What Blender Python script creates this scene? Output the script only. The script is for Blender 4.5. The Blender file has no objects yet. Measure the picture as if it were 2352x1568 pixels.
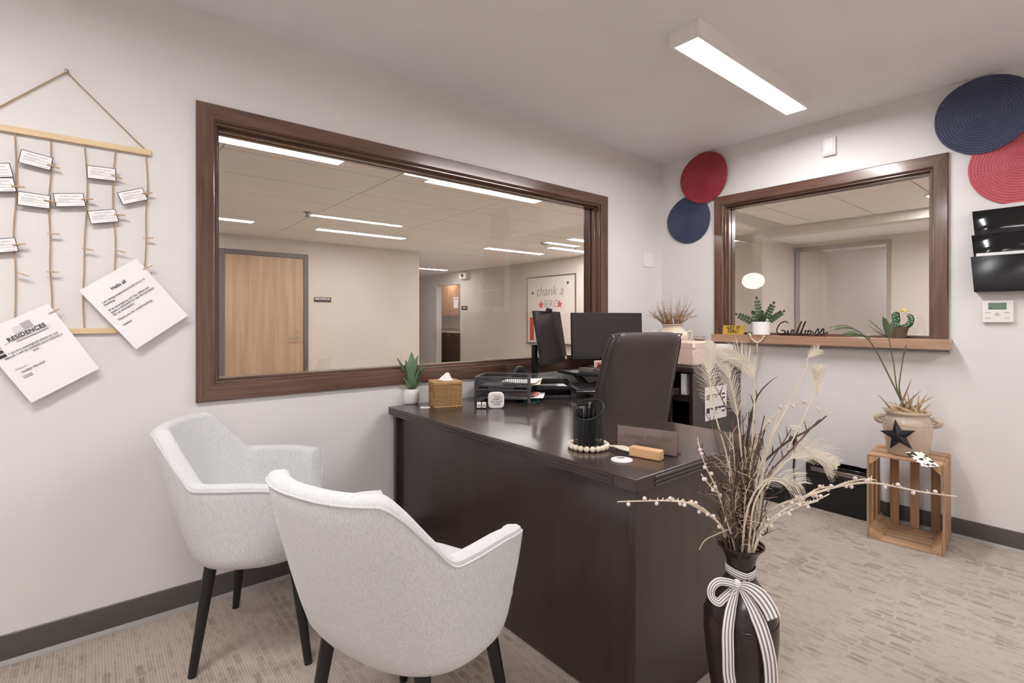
import bpy, math, random
from mathutils import Vector, Matrix, Euler
random.seed(7)
R = math.radians
V = Vector
scene = bpy.context.scene
COL = scene.collection

# ------------------------------------------------------------------ camera
F_PX, CX, HY = 1169.0, 1176.0, 733.0            # 2352 x 1568 frame
HEAD = R(50.42)
CAM = V((-3.684, -2.487, 1.2))
FWD = V((math.cos(HEAD), math.sin(HEAD), 0)); RGT = V((math.sin(HEAD), -math.cos(HEAD), 0)); UP = V((0, 0, 1))
cd = bpy.data.cameras.new('camera'); cam = bpy.data.objects.new('camera', cd); COL.objects.link(cam)
cd.sensor_width = 36; cd.sensor_fit = 'HORIZONTAL'; cd.lens = F_PX / 2352 * 36
cd.shift_y = -(784 - HY) / 2352; cd.clip_start = .02
cam.location = CAM; cam.rotation_euler = (R(90), 0, HEAD - R(90))
scene.camera = cam

def ray(x, y): return FWD + RGT * ((x - CX) / F_PX) + UP * ((HY - y) / F_PX)
def at(x, y, d): return CAM + ray(x, y) * d
def on(x, y, axis, v):
    r = ray(x, y); return CAM + r * ((v - CAM[axis]) / r[axis])

# ------------------------------------------------------------------ world, exposure
w = bpy.data.worlds.new('world'); scene.world = w; w.use_nodes = True
w.node_tree.nodes['Background'].inputs[0].default_value = (.75, .75, .78, 1)
w.node_tree.nodes['Background'].inputs[1].default_value = .3
scene.view_settings.view_transform = 'Standard'; scene.view_settings.look = 'None'
scene.view_settings.gamma = 1; scene.view_settings.use_curve_mapping = False
scene.view_settings.exposure = 0.15
OFFICE_LIGHT = 70.0; LOBBY_LIGHT = 42.0

# ------------------------------------------------------------------ materials
def lin(h):
    h = h.lstrip('#'); o = []
    for i in (0, 2, 4):
        c = int(h[i:i + 2], 16) / 255; o.append(c / 12.92 if c <= .04045 else ((c + .055) / 1.055) ** 2.4)
    return (o[0], o[1], o[2], 1)
class N:
    def __init__(s, name):
        s.m = bpy.data.materials.new(name); s.m.use_nodes = True; s.t = s.m.node_tree; s.t.nodes.clear()
        s.out = s.n('ShaderNodeOutputMaterial')
    def n(s, typ, ins=None, **kw):
        x = s.t.nodes.new(typ)
        for k, v in kw.items(): setattr(x, k, v)
        for k, v in (ins or {}).items():
            if isinstance(v, bpy.types.NodeSocket): s.t.links.new(v, x.inputs[k])
            else: x.inputs[k].default_value = v
        return x
    def math(s, op, a, b=0.0, c=None):
        d = {0: a, 1: b}
        if c is not None: d[2] = c
        return s.n('ShaderNodeMath', d, operation=op).outputs[0]
    def mix(s, f, a, b):
        x = s.n('ShaderNodeMix', data_type='RGBA')
        for i, v in ((0, f), (6, a), (7, b)):
            if isinstance(v, bpy.types.NodeSocket): s.t.links.new(v, x.inputs[i])
            else: x.inputs[i].default_value = v
        return x.outputs[2]
    def noise(s, scale, detail=3, vec=None, rough=.55, dist=0):
        d = {'Scale': scale, 'Detail': detail, 'Roughness': rough, 'Distortion': dist}
        if vec is not None: d['Vector'] = vec
        return s.n('ShaderNodeTexNoise', d).outputs['Fac']
    def obj(s): return s.n('ShaderNodeTexCoord').outputs['Object']
    def pos(s): return s.n('ShaderNodeNewGeometry').outputs['Position']
    def scl(s, v, sc): return s.n('ShaderNodeMapping', {'Vector': v, 'Scale': sc}).outputs[0]
    def bsdf(s, col, rough=.5, metal=0., bump=None, bstr=.1, bdist=.002, **kw):
        d = {'Base Color': col, 'Roughness': rough, 'Metallic': metal}; d.update(kw)
        if bump is not None:
            d['Normal'] = s.n('ShaderNodeBump', {'Height': bump, 'Strength': bstr, 'Distance': bdist}).outputs[0]
        b = s.n('ShaderNodeBsdfPrincipled', d)
        s.t.links.new(b.outputs[0], s.out.inputs[0]); return s.m
MAT = {}
def plain(name, h, rough=.5, metal=0., var=.06, scale=30, **kw):
    n = N(name); c = lin(h); a = tuple(x * (1 - var) for x in c[:3]) + (1,); b = tuple(min(1, x * (1 + var)) for x in c[:3]) + (1,)
    MAT[name] = n.bsdf(n.mix(n.noise(scale, vec=n.obj()), a, b), rough, metal, **kw); return MAT[name]
def wood(name, h1, h2, rough=.35, axis=0, fine=60, bstr=.05, coat=0.):
    n = N(name); sc = [fine, fine, fine]; sc[axis] = fine * .05
    v = n.scl(n.obj(), tuple(sc)); a = n.noise(1.0, 4, v, .6, .6)
    sc2 = [9, 9, 9]; sc2[axis] = .8
    b = n.noise(1.0, 2, n.scl(n.obj(), tuple(sc2)), .5, 1.2)
    f = n.math('ADD', n.math('MULTIPLY', a, .55), n.math('MULTIPLY', b, .45))
    rmp = n.n('ShaderNodeMapRange', {'Value': f, 'From Min': .36, 'From Max': .64}).outputs[0]
    MAT[name] = n.bsdf(n.mix(rmp, lin(h1), lin(h2)), rough, bump=a, bstr=bstr, bdist=.001, **({'Coat Weight': coat, 'Coat Roughness': .12} if coat else {})); return MAT[name]
def emit(name, h, strength):
    n = N(name); e = n.n('ShaderNodeEmission', {'Color': lin(h), 'Strength': strength}); n.t.links.new(e.outputs[0], n.out.inputs[0]); MAT[name] = n.m
def glass(name, tint='#f4f6f4', boost=1.0):
    n = N(name); ge = n.n('ShaderNodeNewGeometry')
    dt = n.math('ABSOLUTE', n.n('ShaderNodeVectorMath', {0: ge.outputs['Normal'], 1: ge.outputs['Incoming']}, operation='DOT_PRODUCT').outputs['Value'])
    fr = n.math('ADD', .04, n.math('MULTIPLY', n.math('POWER', n.math('SUBTRACT', 1.0, dt), 5.0), .96))
    t = n.n('ShaderNodeBsdfTransparent', {'Color': lin(tint)}); g = n.n('ShaderNodeBsdfGlossy', {'Roughness': .0})
    m = n.n('ShaderNodeMixShader', {0: n.math('MULTIPLY', fr, boost), 1: t.outputs[0], 2: g.outputs[0]})
    n.t.links.new(m.outputs[0], n.out.inputs[0]); MAT[name] = n.m

def wallmat(name, h, bs=.12):
    n = N(name); p = n.pos(); c = lin(h)
    big = n.noise(1.3, 2, p); f = n.n('ShaderNodeMapRange', {'Value': big, 'From Min': .3, 'From Max': .7, 'To Min': .97, 'To Max': 1.03}).outputs[0]
    col = n.mix(1.0, c, (0, 0, 0, 1)); mul = n.n('ShaderNodeVectorMath', {0: c[:3], 'Scale': f}, operation='SCALE').outputs[0]
    MAT[name] = n.bsdf(mul, .62, bump=n.noise(160, 3, p), bstr=bs, bdist=.002)
wallmat('wall_paint', '#e1dddb'); wallmat('wall_lobby_paint', '#d6cec5'); wallmat('ceiling_paint', '#f3f2f3', .25)
wallmat('tile_white', '#ebe6e1', .3)
plain('tile_joint', '#8f857b', .8)
def carpet():
    n = N('carpet'); sp = n.n('ShaderNodeSeparateXYZ', {0: n.pos()}); x, y = sp.outputs[0], sp.outputs[1]
    wn = lambda a, b: n.n('ShaderNodeTexWhiteNoise', {0: n.n('ShaderNodeCombineXYZ', {0: a, 1: b}).outputs[0]}, noise_dimensions='2D').outputs[0]
    def cells(wx, wy, seed, mx, my):                      # random value per cell and a soft mask that leaves a gap round it
        u = n.math('DIVIDE', x, wx); i = n.math('FLOOR', u); r = wn(i, seed)
        v = n.math('ADD', n.math('DIVIDE', y, wy), n.math('MULTIPLY', r, 9.0)); j = n.math('FLOOR', v)
        ed = lambda q, m: n.n('ShaderNodeMapRange', {'Value': n.math('ABSOLUTE', n.math('SUBTRACT', n.math('FRACT', q), .5)), 'From Min': .5 - m * .35, 'From Max': .5 - m, 'To Min': 0.0, 'To Max': 1.0}).outputs[0]
        return wn(i, n.math('ADD', j, seed)), n.math('MULTIPLY', ed(u, mx), ed(v, my))
    blk, mk = cells(.030, .075, 3.3, .22, .10); blk2, mk2 = cells(.013, .034, 8.7, .2, .12)
    st = n.math('FRACT', n.math('DIVIDE', x, .0088)); st = n.math('ABSOLUTE', n.math('SUBTRACT', st, .5))
    groove = n.n('ShaderNodeMapRange', {'Value': st, 'From Min': .10, 'From Max': .42}).outputs[0]
    big = n.noise(1.6, 3, n.pos()); med = n.noise(4.5, 2, n.pos())
    zone = n.n('ShaderNodeMapRange', {'Value': med, 'From Min': .38, 'From Max': .58}).outputs[0]
    d1 = n.math('MULTIPLY', n.n('ShaderNodeMapRange', {'Value': blk, 'From Min': .15, 'From Max': 1.0}).outputs[0], mk)
    d2 = n.math('MULTIPLY', n.n('ShaderNodeMapRange', {'Value': blk2, 'From Min': .4, 'From Max': 1.0}).outputs[0], mk2)
    f = n.math('ADD', n.math('MULTIPLY', n.math('MULTIPLY', d1, zone), .70), n.math('MULTIPLY', d2, .34))
    f = n.math('ADD', n.math('SUBTRACT', f, n.math('MULTIPLY', groove, .34)), .24)
    c = n.mix(n.n('ShaderNodeClamp', {0: f}).outputs[0], lin('#b6a99d'), lin('#857a72'))
    bl = n.n('ShaderNodeMapRange', {'Value': big, 'From Min': .48, 'From Max': .72, 'To Max': .30}).outputs[0]
    c = n.mix(bl, c, lin('#8f8a87'))
    b = n.math('ADD', n.noise(420, 2, n.pos()), n.math('MULTIPLY', groove, -.6))
    MAT['carpet'] = n.bsdf(c, .95, bump=b, bstr=.35, bdist=.004)
carpet()
wood('espresso', '#2f2521', '#3a2e2a', .27, 0, 40, .02, .35)
wood('espresso_v', '#2f2521', '#3a2e2a', .30, 2, 40, .02, .3)
wood('casing_x', '#4d3127', '#745546', .24, 0, 55, .05, .5)
wood('casing_v', '#4d3127', '#745546', .24, 2, 55, .05, .5)
wood('casing_y', '#4d3127', '#745546', .24, 1, 55, .05, .5)
wood('sill_wood', '#9c765d', '#b8957c', .3, 1, 45, .05, .3)
wood('door_maple', '#ae8a69', '#c9aa8a', .4, 2, 14, .02)
wood('pine_x', '#a68060', '#c4a17e', .55, 0, 50, .2); wood('pine_y', '#a68060', '#c4a17e', .55, 1, 50, .2); wood('pine_z', '#9c7655', '#bd9875', .55, 2, 50, .2)
wood('pale_wood', '#d6b88c', '#e3cba6', .5, 0, 60, .05); wood('clip_wood', '#b8946c', '#cdae88', .6, 0, 90, .05)
wood('peach_wood', '#d3a070', '#e6bd90', .45, 0, 50, .05)
wood('cab_upper', '#a67c58', '#b98e68', .4, 2, 20, .02); wood('cab_lower', '#4b3a2d', '#5c493a', .4, 2, 20, .02)
plain('base_rubber', '#5b5653', .42, var=.08, scale=8)
plain('base_toe', '#9a9592', .4, var=.05, scale=8)
plain('door_frame', '#645c59', .4); plain('trim_grey', '#a59d99', .45, var=.03); plain('white_plastic', '#ece6e2', .35, var=.02); plain('white_paint', '#f1edea', .4, var=.02)
plain('black_plastic', '#17171a', .38, var=.15); plain('black_gloss', '#101012', .12, var=.1); plain('charcoal', '#3a393b', .45, var=.1)
plain('screen_black', '#2a2423', .28, var=.05); plain('dark_metal', '#2a2624', .35, .6); plain('chrome', '#cfcac6', .15, 1.0)
plain('steel', '#a7a09b', .3, 1.0); plain('twine', '#b3987d', .9, var=.15, scale=300); plain('paper', '#f2efee', .8, var=.015)
plain('paper_cream', '#dccfb8', .8, var=.03); plain('ink', '#3b3a3e', .7); plain('plate_ink', '#7a6a66', .6); plain('ink_grey', '#9a979a', .7); plain('navy_border', '#33323c', .7)
plain('paper_red', '#c2817a', .8); plain('teal', '#2f6f68', .5); plain('logo_grey', '#b7b0b2', .8); plain('logo_light', '#dedada', .8)
plain('pot_white', '#efedec', .35, var=.02); plain('bead_cream', '#eadfcb', .6, var=.05, scale=80); plain('jute', '#b39a86', .9, var=.15, scale=200)
plain('gold', '#c9a63c', .45, .25, var=.05); plain('black_ink', '#1c1712', .6); plain('pink_box', '#dcc0b2', .5, var=.03)
plain('red_ink', '#c1503f', .7); plain('board_white', '#ded5cc', .25, var=.02); plain('counter', '#d9cbb6', .4)
plain('pot_bronze', '#6b5645', .45); plain('cactus', '#3d5a41', .6, var=.2, scale=60); plain('cactus_spot', '#d9d8cf', .7); plain('flower', '#e0bd32', .6)
plain('pearl', '#e8d9d4', .15, .1, var=.05); plain('bark', '#6a5049', .8, var=.3, scale=60); plain('bark_dark', '#463831', .8, var=.3, scale=60)
plain('straw', '#cbb798', .8, var=.2, scale=90); plain('stem_cream', '#e0d3bd', .6, var=.1); plain('feather', '#efe7d6', .7, var=.04)
plain('dry_leaf', '#b59a76', .8, var=.25, scale=40); plain('dry_brown', '#8f6c4f', .85, var=.3, scale=60); plain('soil', '#5a4433', .95, var=.3, scale=90)
plain('palm', '#46552f', .5, var=.3, scale=25); plain('palm_stem', '#6a6a45', .6, var=.2); plain('leaf_dark', '#3c5230', .45, var=.3, scale=40)
plain('agave_stem', '#b7b08c', .6); plain('tissue', '#f6f3f3', .8, var=.02); plain('wicker', '#b58f60', .65, var=.3, scale=120)
plain('tin_white', '#f0ebe9', .3, var=.02); plain('tray_grey', '#4c4a4d', .5, var=.1); plain('pen_black', '#151416', .25); plain('pen_grey', '#8d8b8d', .3)
plain('photo_pink', '#d9a18e', .5, var=.3, scale=40); plain('photo_dark', '#5a2a20', .5, var=.3); plain('lcd', '#6d8273', .3); plain('button_grey', '#c9c3bf', .5)
plain('brushed_dark', '#332f2d', .4, .3); plain('sprinkler', '#8c847d', .4, .6); plain('red_paper', '#c98079', .7)
n = N('leather'); p = n.obj(); vor = n.n('ShaderNodeTexVoronoi', {'Vector': p, 'Scale': 260}).outputs['Distance']
MAT['leather'] = n.bsdf(n.mix(n.noise(6, 3, p), lin('#443c3a'), lin('#524947')), .40, bump=vor, bstr=.12, bdist=.001)
n = N('fabric'); p = n.obj(); s1 = n.noise(1, 3, n.scl(p, (420, 420, 70)), .7); s2 = n.noise(3, 2, p)
rm = n.n('ShaderNodeMapRange', {'Value': s1, 'From Min': .42, 'From Max': .66}).outputs[0]
wv = n.n('ShaderNodeTexVoronoi', {'Vector': p, 'Scale': 420}).outputs['Distance']
MAT['fabric'] = n.bsdf(n.mix(rm, lin('#d8d8d8'), lin('#c2c2c2')), .9, bump=n.math('ADD', wv, s1), bstr=.15, bdist=.001, **{'Sheen Weight': .15})
n = N('crock'); p = n.obj(); MAT['crock'] = n.bsdf(n.mix(n.noise(5, 3, p), lin('#bba794'), lin('#c9b6a3')), .22)
n = N('stoneware'); z = n.n('ShaderNodeSeparateXYZ', {0: n.obj()}).outputs[2]
st = n.math('SINE', n.math('MULTIPLY', z, 420.0)); inb = n.math('MULTIPLY', n.math('LESS_THAN', z, .105), n.math('GREATER_THAN', z, .03))
k = n.math('MULTIPLY', n.n('ShaderNodeMapRange', {'Value': st, 'From Min': .2, 'From Max': .6}).outputs[0], inb)
MAT['stoneware'] = n.bsdf(n.mix(k, lin('#d6c6b0'), lin('#8a6146')), .25)
n = N('agave'); sp = n.n('ShaderNodeSeparateXYZ', {0: n.obj()}); MAT['agave'] = n.bsdf(n.mix(n.noise(14, 3, n.scl(n.obj(), (1, 1, .3))), lin('#54734f'), lin('#86a080')), .5)
def mat_weave(name, h1, h2):
    n = N(name); p = n.obj(); sp = n.n('ShaderNodeSeparateXYZ', {0: p}); a = n.math('ARCTAN2', sp.outputs[1], sp.outputs[0])
    rad = n.math('SQRT', n.math('ADD', n.math('MULTIPLY', sp.outputs[0], sp.outputs[0]), n.math('MULTIPLY', sp.outputs[1], sp.outputs[1])))
    i = n.math('FLOOR', n.math('MULTIPLY', rad, 80.0)); t = n.math('SINE', n.math('ADD', n.math('MULTIPLY', a, n.math('MULTIPLY', i, 5.0)), n.math('MULTIPLY', i, 3.14)))
    MAT[name] = n.bsdf(n.mix(n.noise(40, 3, p), lin(h1), lin(h2)), .55, bump=n.math('ADD', t, n.noise(200, 2, p)), bstr=.35, bdist=.0015)
mat_weave('weave_navy', '#303750', '#444b66'); mat_weave('weave_red', '#87202f', '#a8333f'); mat_weave('weave_pink', '#b04a54', '#c9626a')
n = N('ribbon'); x = n.n('ShaderNodeSeparateXYZ', {0: n.n('ShaderNodeUVMap').outputs[0]}).outputs[0]
k = n.math('GREATER_THAN', n.math('SINE', n.math('ADD', n.math('MULTIPLY', x, 6.2832 * 3.5), 1.2)), -.1)
MAT['ribbon'] = n.bsdf(n.mix(k, lin('#858081'), lin('#f3efed')), .7)
n = N('vase_black'); p = n.obj(); MAT['vase_black'] = n.bsdf(n.mix(n.n('ShaderNodeMapRange', {'Value': n.noise(9, 4, p), 'From Min': .55, 'From Max': .75}).outputs[0], lin('#2e2624'), lin('#4a382f')), .22)
n = N('abstract_print'); p = n.obj(); vv = n.n('ShaderNodeTexVoronoi', {'Vector': n.scl(p, (30, 50, 30)), 'Scale': 1.0, 'Randomness': 1.0}, distance='MANHATTAN').outputs['Color']
nn = n.noise(26, 2, p, .5, 1.5); MAT['abstract_print'] = n.bsdf(n.mix(n.math('GREATER_THAN', n.math('ADD', n.math('MULTIPLY', n.n('ShaderNodeSeparateColor', {0: vv}).outputs[0], .5), n.math('MULTIPLY', nn, .5)), .52), lin('#efe9dc'), lin('#2c2a27')), .4)
n = N('star_metal'); MAT['star_metal'] = n.bsdf(n.mix(n.noise(30, 3, n.obj()), lin('#1d1d22'), lin('#34343a')), .3, .5)
n = N('name_print'); MAT['name_print'] = n.bsdf(n.mix(n.noise(8, 2, n.obj()), lin('#c2aea6'), lin('#cfbcb7')), .2)
glass('window_glass', '#f5f3f1', 1.25); glass('clear_acrylic', '#e8e6e6', 1.0)
emit('office_diffuser', '#fdfbfc', OFFICE_LIGHT); emit('lobby_diffuser', '#fdfcff', LOBBY_LIGHT); emit('oval_glow', '#fff3dc', 1.6)

# ------------------------------------------------------------------ geometry collector
class G:
    def __init__(s): s.v = []; s.f = []; s.uv = None; s.M = Matrix()
    def add(s, vs, fs):
        b = len(s.v); s.v += [tuple(s.M @ V(p)) for p in vs]; s.f += [tuple(b + i for i in f) for f in fs]; return s
    def box(s, x0, x1, y0, y1, z0, z1):
        return s.add([(x0, y0, z0), (x1, y0, z0), (x1, y1, z0), (x0, y1, z0), (x0, y0, z1), (x1, y0, z1), (x1, y1, z1), (x0, y1, z1)],
                     [(3, 2, 1, 0), (4, 5, 6, 7), (0, 1, 5, 4), (1, 2, 6, 5), (2, 3, 7, 6), (3, 0, 4, 7)])
    def cbox(s, c, d): return s.box(c[0] - d[0] / 2, c[0] + d[0] / 2, c[1] - d[1] / 2, c[1] + d[1] / 2, c[2] - d[2] / 2, c[2] + d[2] / 2)
    def bar(s, a, b, w, h, up=(0, 0, 1)):            # straight bar with a rectangular section
        a, b = V(a), V(b); d = (b - a).normalized(); u = V(up); r = d.cross(u)
        if r.length < 1e-5: r = d.cross(V((1, 0, 0)))
        r.normalize(); u = r.cross(d); q = []
        for p in (a, b):
            for sx, sy in ((-1, -1), (1, -1), (1, 1), (-1, 1)): q.append(p + r * (sx * w / 2) + u * (sy * h / 2))
        return s.add(q, [(3, 2, 1, 0), (4, 5, 6, 7), (0, 1, 5, 4), (1, 2, 6, 5), (2, 3, 7, 6), (3, 0, 4, 7)])
    def tube(s, pts, r, n=6, closed=False, cap=True):
        pts = [V(p) for p in pts]; m = len(pts); rs = r if isinstance(r, (list, tuple)) else [r] * m
        vs = []; u = None
        for i, p in enumerate(pts):
            if closed: d = pts[(i + 1) % m] - pts[i - 1]
            else: d = pts[min(i + 1, m - 1)] - pts[max(i - 1, 0)]
            if d.length < 1e-9: d = V((0, 0, 1))
            d.normalize()
            if u is None: u = d.orthogonal().normalized()
            else:
                u = u - d * u.dot(d)
                u = u.normalized() if u.length > 1e-6 else d.orthogonal().normalized()
            q = d.cross(u)
            for k in range(n):
                a = 2 * math.pi * k / n; vs.append(p + (u * math.cos(a) + q * math.sin(a)) * rs[i])
        fs = []
        for i in range(m if closed else m - 1):
            j = (i + 1) % m
            for k in range(n): fs.append((i * n + k, i * n + (k + 1) % n, j * n + (k + 1) % n, j * n + k))
        if cap and not closed: fs += [tuple(range(n))[::-1], tuple((m - 1) * n + k for k in range(n))]
        return s.add(vs, fs)
    def lathe(s, prof, n=32, c=(0, 0, 0), sx=1, sy=1, cap=True):
        vs = []; c = V(c)
        for r, z in prof:
            for k in range(n):
                a = 2 * math.pi * k / n; vs.append(c + V((r * math.cos(a) * sx, r * math.sin(a) * sy, z)))
        fs = []; m = len(prof)
        for i in range(m - 1):
            for k in range(n): fs.append((i * n + k, i * n + (k + 1) % n, (i + 1) * n + (k + 1) % n, (i + 1) * n + k))
        if cap: fs += [tuple(range(n))[::-1], tuple((m - 1) * n + k for k in range(n))]
        return s.add(vs, fs)
    def sphere(s, c, r, n=10, m=6, sc=(1, 1, 1)):
        prof = [(max(1e-4, r * math.sin(math.pi * i / m)), -r * math.cos(math.pi * i / m)) for i in range(m + 1)]
        b = G(); b.lathe(prof, n, cap=False); c = V(c)
        return s.add([c + V((p[0] * sc[0], p[1] * sc[1], p[2] * sc[2])) for p in b.v], b.f)
    def prism(s, pts, z0, z1):                        # outline in local xy
        n = len(pts); return s.add([(p[0], p[1], z0) for p in pts] + [(p[0], p[1], z1) for p in pts],
            [tuple(range(n))[::-1], tuple(range(n, 2 * n))] + [(i, (i + 1) % n, n + (i + 1) % n, n + i) for i in range(n)])
    def sheet(s, rows):                               # grid of points
        m, n = len(rows), len(rows[0]); return s.add([p for r in rows for p in r], [(i * n + j, i * n + j + 1, (i + 1) * n + j + 1, (i + 1) * n + j) for i in range(m - 1) for j in range(n - 1)])
    def mesh(s, name, smooth=True):
        me = bpy.data.meshes.new(name); me.from_pydata(s.v, [], s.f); me.validate()
        import bmesh
        bm = bmesh.new(); bm.from_mesh(me); bmesh.ops.recalc_face_normals(bm, faces=bm.faces); bm.to_mesh(me); bm.free()
        if smooth and len(me.polygons):
            me.shade_smooth(); me.set_sharp_from_angle(angle=R(38))
        return me

def link(name, me, mat=None, parent=None, M=None):
    o = bpy.data.objects.new(name, me); COL.objects.link(o)
    if mat is not None and me is not None and not me.materials: me.materials.append(MAT[mat] if isinstance(mat, str) else mat)
    if parent is not None: o.parent = parent
    if M is not None:
        if parent is not None: o.matrix_basis = M
        else: o.matrix_world = M
    return o
def tag(o, label, cat, group=None):
    o['label'] = label; o['category'] = cat
    if group: o['group'] = group
    return o
def T(x, y=None, z=None, rz=0):
    if y is None: x, y, z = x
    return Matrix.Translation((x, y, z)) @ Matrix.Rotation(rz, 4, 'Z')
def frame(o, x, y):
    x = V(x).normalized(); y = V(y); z = x.cross(y).normalized(); y = z.cross(x)
    M = Matrix.Identity(4)
    for i, c in enumerate((x, y, z, V(o))):
        for r in range(3): M[r][i] = c[r]
    return M
def wallA(x, z, ang=0, off=0): return frame((x, -off, z), (1, 0, 0), (0, 0, 1)) @ Matrix.Rotation(ang, 4, 'Z')
def wallB(y, z, ang=0, off=0): return frame((-off, y, z), (0, -1, 0), (0, 0, 1)) @ Matrix.Rotation(ang, 4, 'Z')
def thing(name, label, cat, M, group=None):
    o = bpy.data.objects.new(name, None); COL.objects.link(o); o.empty_display_size = .05; o.matrix_world = M
    return tag(o, label, cat, group)
def bevel(o, w, seg=2):
    m = o.modifiers.new('bevel', 'BEVEL'); m.width = w; m.segments = seg; m.limit_method = 'ANGLE'; m.angle_limit = R(40); return o
def part(name, g, mat, parent, bev=0, M=None, smooth=True, label=None, stuff=False):
    o = link(name, g.mesh(name, smooth) if isinstance(g, G) else g, mat, parent, M)
    if bev: bevel(o, bev)
    if label: o['label'] = label
    if stuff: o['kind'] = 'stuff'
    return o
def solo(name, g, mat, label, cat, M, group=None, bev=0, smooth=True):
    o = link(name, g.mesh(name, smooth) if isinstance(g, G) else g, mat, None, M)
    if bev: bevel(o, bev)
    return tag(o, label, cat, group)
def struct(name, g, mat, parent=None, bev=0, smooth=True, M=None):
    o = link(name, g.mesh(name, smooth) if isinstance(g, G) else g, mat, parent, M)
    if parent is None: o['kind'] = 'structure'
    if bev: bevel(o, bev)
    return o
def dup(root, M, label=None, group=None):
    r = root.copy(); COL.objects.link(r); r.matrix_world = M
    if label: r['label'] = label
    if group: r['group'] = group
    for ch in list(root.children):
        c = ch.copy(); COL.objects.link(c); c.parent = r
        for g in list(ch.children):
            d = g.copy(); COL.objects.link(d); d.parent = c
    return r
FONT_TMP = []
def text_mesh(body, size, ext=.0004, align='CENTER', shear=0, bold=0, spacing=1.0, lines=1.0):
    cu = bpy.data.curves.new('txt', 'FONT'); cu.body = body; cu.size = size; cu.extrude = ext; cu.align_x = align; cu.shear = shear; cu.offset = bold
    cu.space_character = spacing; cu.space_line = lines; cu.resolution_u = 3
    o = bpy.data.objects.new('txt', cu); COL.objects.link(o)
    dg = bpy.context.evaluated_depsgraph_get(); me = bpy.data.meshes.new_from_object(o.evaluated_get(dg))
    bpy.data.objects.remove(o); bpy.data.curves.remove(cu); me.materials.clear(); return me
def letters(parent, body, size, x, y, z, mat='ink', name='lettering', rot=0, **kw):
    me = text_mesh(body, size, **kw); me.name = name
    return link(name, me, mat, parent, Matrix.Translation((x, y, z)) @ Matrix.Rotation(rot, 4, 'Z'))
def spline(pts, k=6):
    pts = [V(p) for p in pts]; out = []
    for i in range(len(pts) - 1):
        p0, p1, p2, p3 = pts[max(i - 1, 0)], pts[i], pts[i + 1], pts[min(i + 2, len(pts) - 1)]
        for j in range(k):
            t = j / k; out.append(.5 * ((2 * p1) + (p2 - p0) * t + (2 * p0 - 5 * p1 + 4 * p2 - p3) * t * t + (3 * p1 - p0 - 3 * p2 + p3) * t ** 3))
    return out + [pts[-1]]

# ------------------------------------------------------------------ the office shell
KX = 3.15
H = 2.5; WT = .15; XW, YW = -5.4, -4.9            # far ends of the office behind the camera
# window openings
AX0, AX1, AZ0, AZ1 = -3.281, -.778, .919, 2.047
BY0, BY1, BZ0, BZ1 = -1.785, -.542, 1.088, 2.06
def holed(lo, hi, z0, z1, a0, a1, h0, h1, f):        # four blocks round an opening; f(u0,u1,z0,z1)
    f(lo, a0, z0, z1); f(a1, hi, z0, z1); f(a0, a1, z0, h0); f(a0, a1, h1, z1)
g = G(); holed(XW - WT, WT, 0, 2.62, AX0, AX1, AZ0, AZ1, lambda a, b, c, d: g.box(a, b, 0, WT, c, d)); struct('wall_left', g, 'wall_paint', smooth=False)
g = G(); holed(YW - WT, 0, 0, 2.62, BY0, BY1, BZ0 - .01, BZ1, lambda a, b, c, d: g.box(0, WT, a, b, c, d)); struct('wall_right', g, 'wall_paint', smooth=False)
struct('wall_back', G().box(XW - WT, XW, YW - WT, 0, 0, 2.62), 'wall_paint'); struct('wall_near', G().box(XW, 0, YW - WT, YW, 0, 2.62), 'wall_paint')
struct('ceiling', G().box(XW, 0, YW, 0, H, H + .1), 'ceiling_paint')
struct('floor', G().box(-9, 9, -6, 14, -.1, 0), 'carpet')
wood('bounce_vinyl', '#b5a795', '#c9bdae', .4, 0, 30, .03)
struct('floor_lobby_bounce', G().box(-9, KX, WT, 13, 0, .003).box(WT, 5.2, -4, WT, 0, .003), 'bounce_vinyl', smooth=False)  # pale layer over the carpet, added to bounce light onto the lobby ceiling
def baseboard(name, x0, y0, x1, y1, nrm):
    root = struct(name, sweep_base(x0, y0, x1, y1, nrm, [(.0, .0), (.0045, .012), (.0045, .102), (.002, .105), (0, .105)]), 'base_rubber')
    part('toe', sweep_base(x0, y0, x1, y1, nrm, [(0, 0), (.016, 0), (.0155, .0035), (.010, .010), (.0055, .017), (0, .017)]), 'base_toe', root)
def sweep_base(x0, y0, x1, y1, nrm, prof):
    gg = G(); n = len(prof); a = [(x0 + nrm[0] * d, y0 + nrm[1] * d, z) for d, z in prof]; b = [(x1 + nrm[0] * d, y1 + nrm[1] * d, z) for d, z in prof]
    return gg.add(a + b, [tuple(range(n)), tuple(range(2 * n - 1, n - 1, -1))] + [(i, i + 1, n + i + 1, n + i) for i in range(n - 1)] + [(n - 1, 0, n, 2 * n - 1)])
baseboard('baseboard_left', XW, 0, 0, 0, (0, -1)); baseboard('baseboard_right', 0, YW, 0, 0, (-1, 0))

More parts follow.
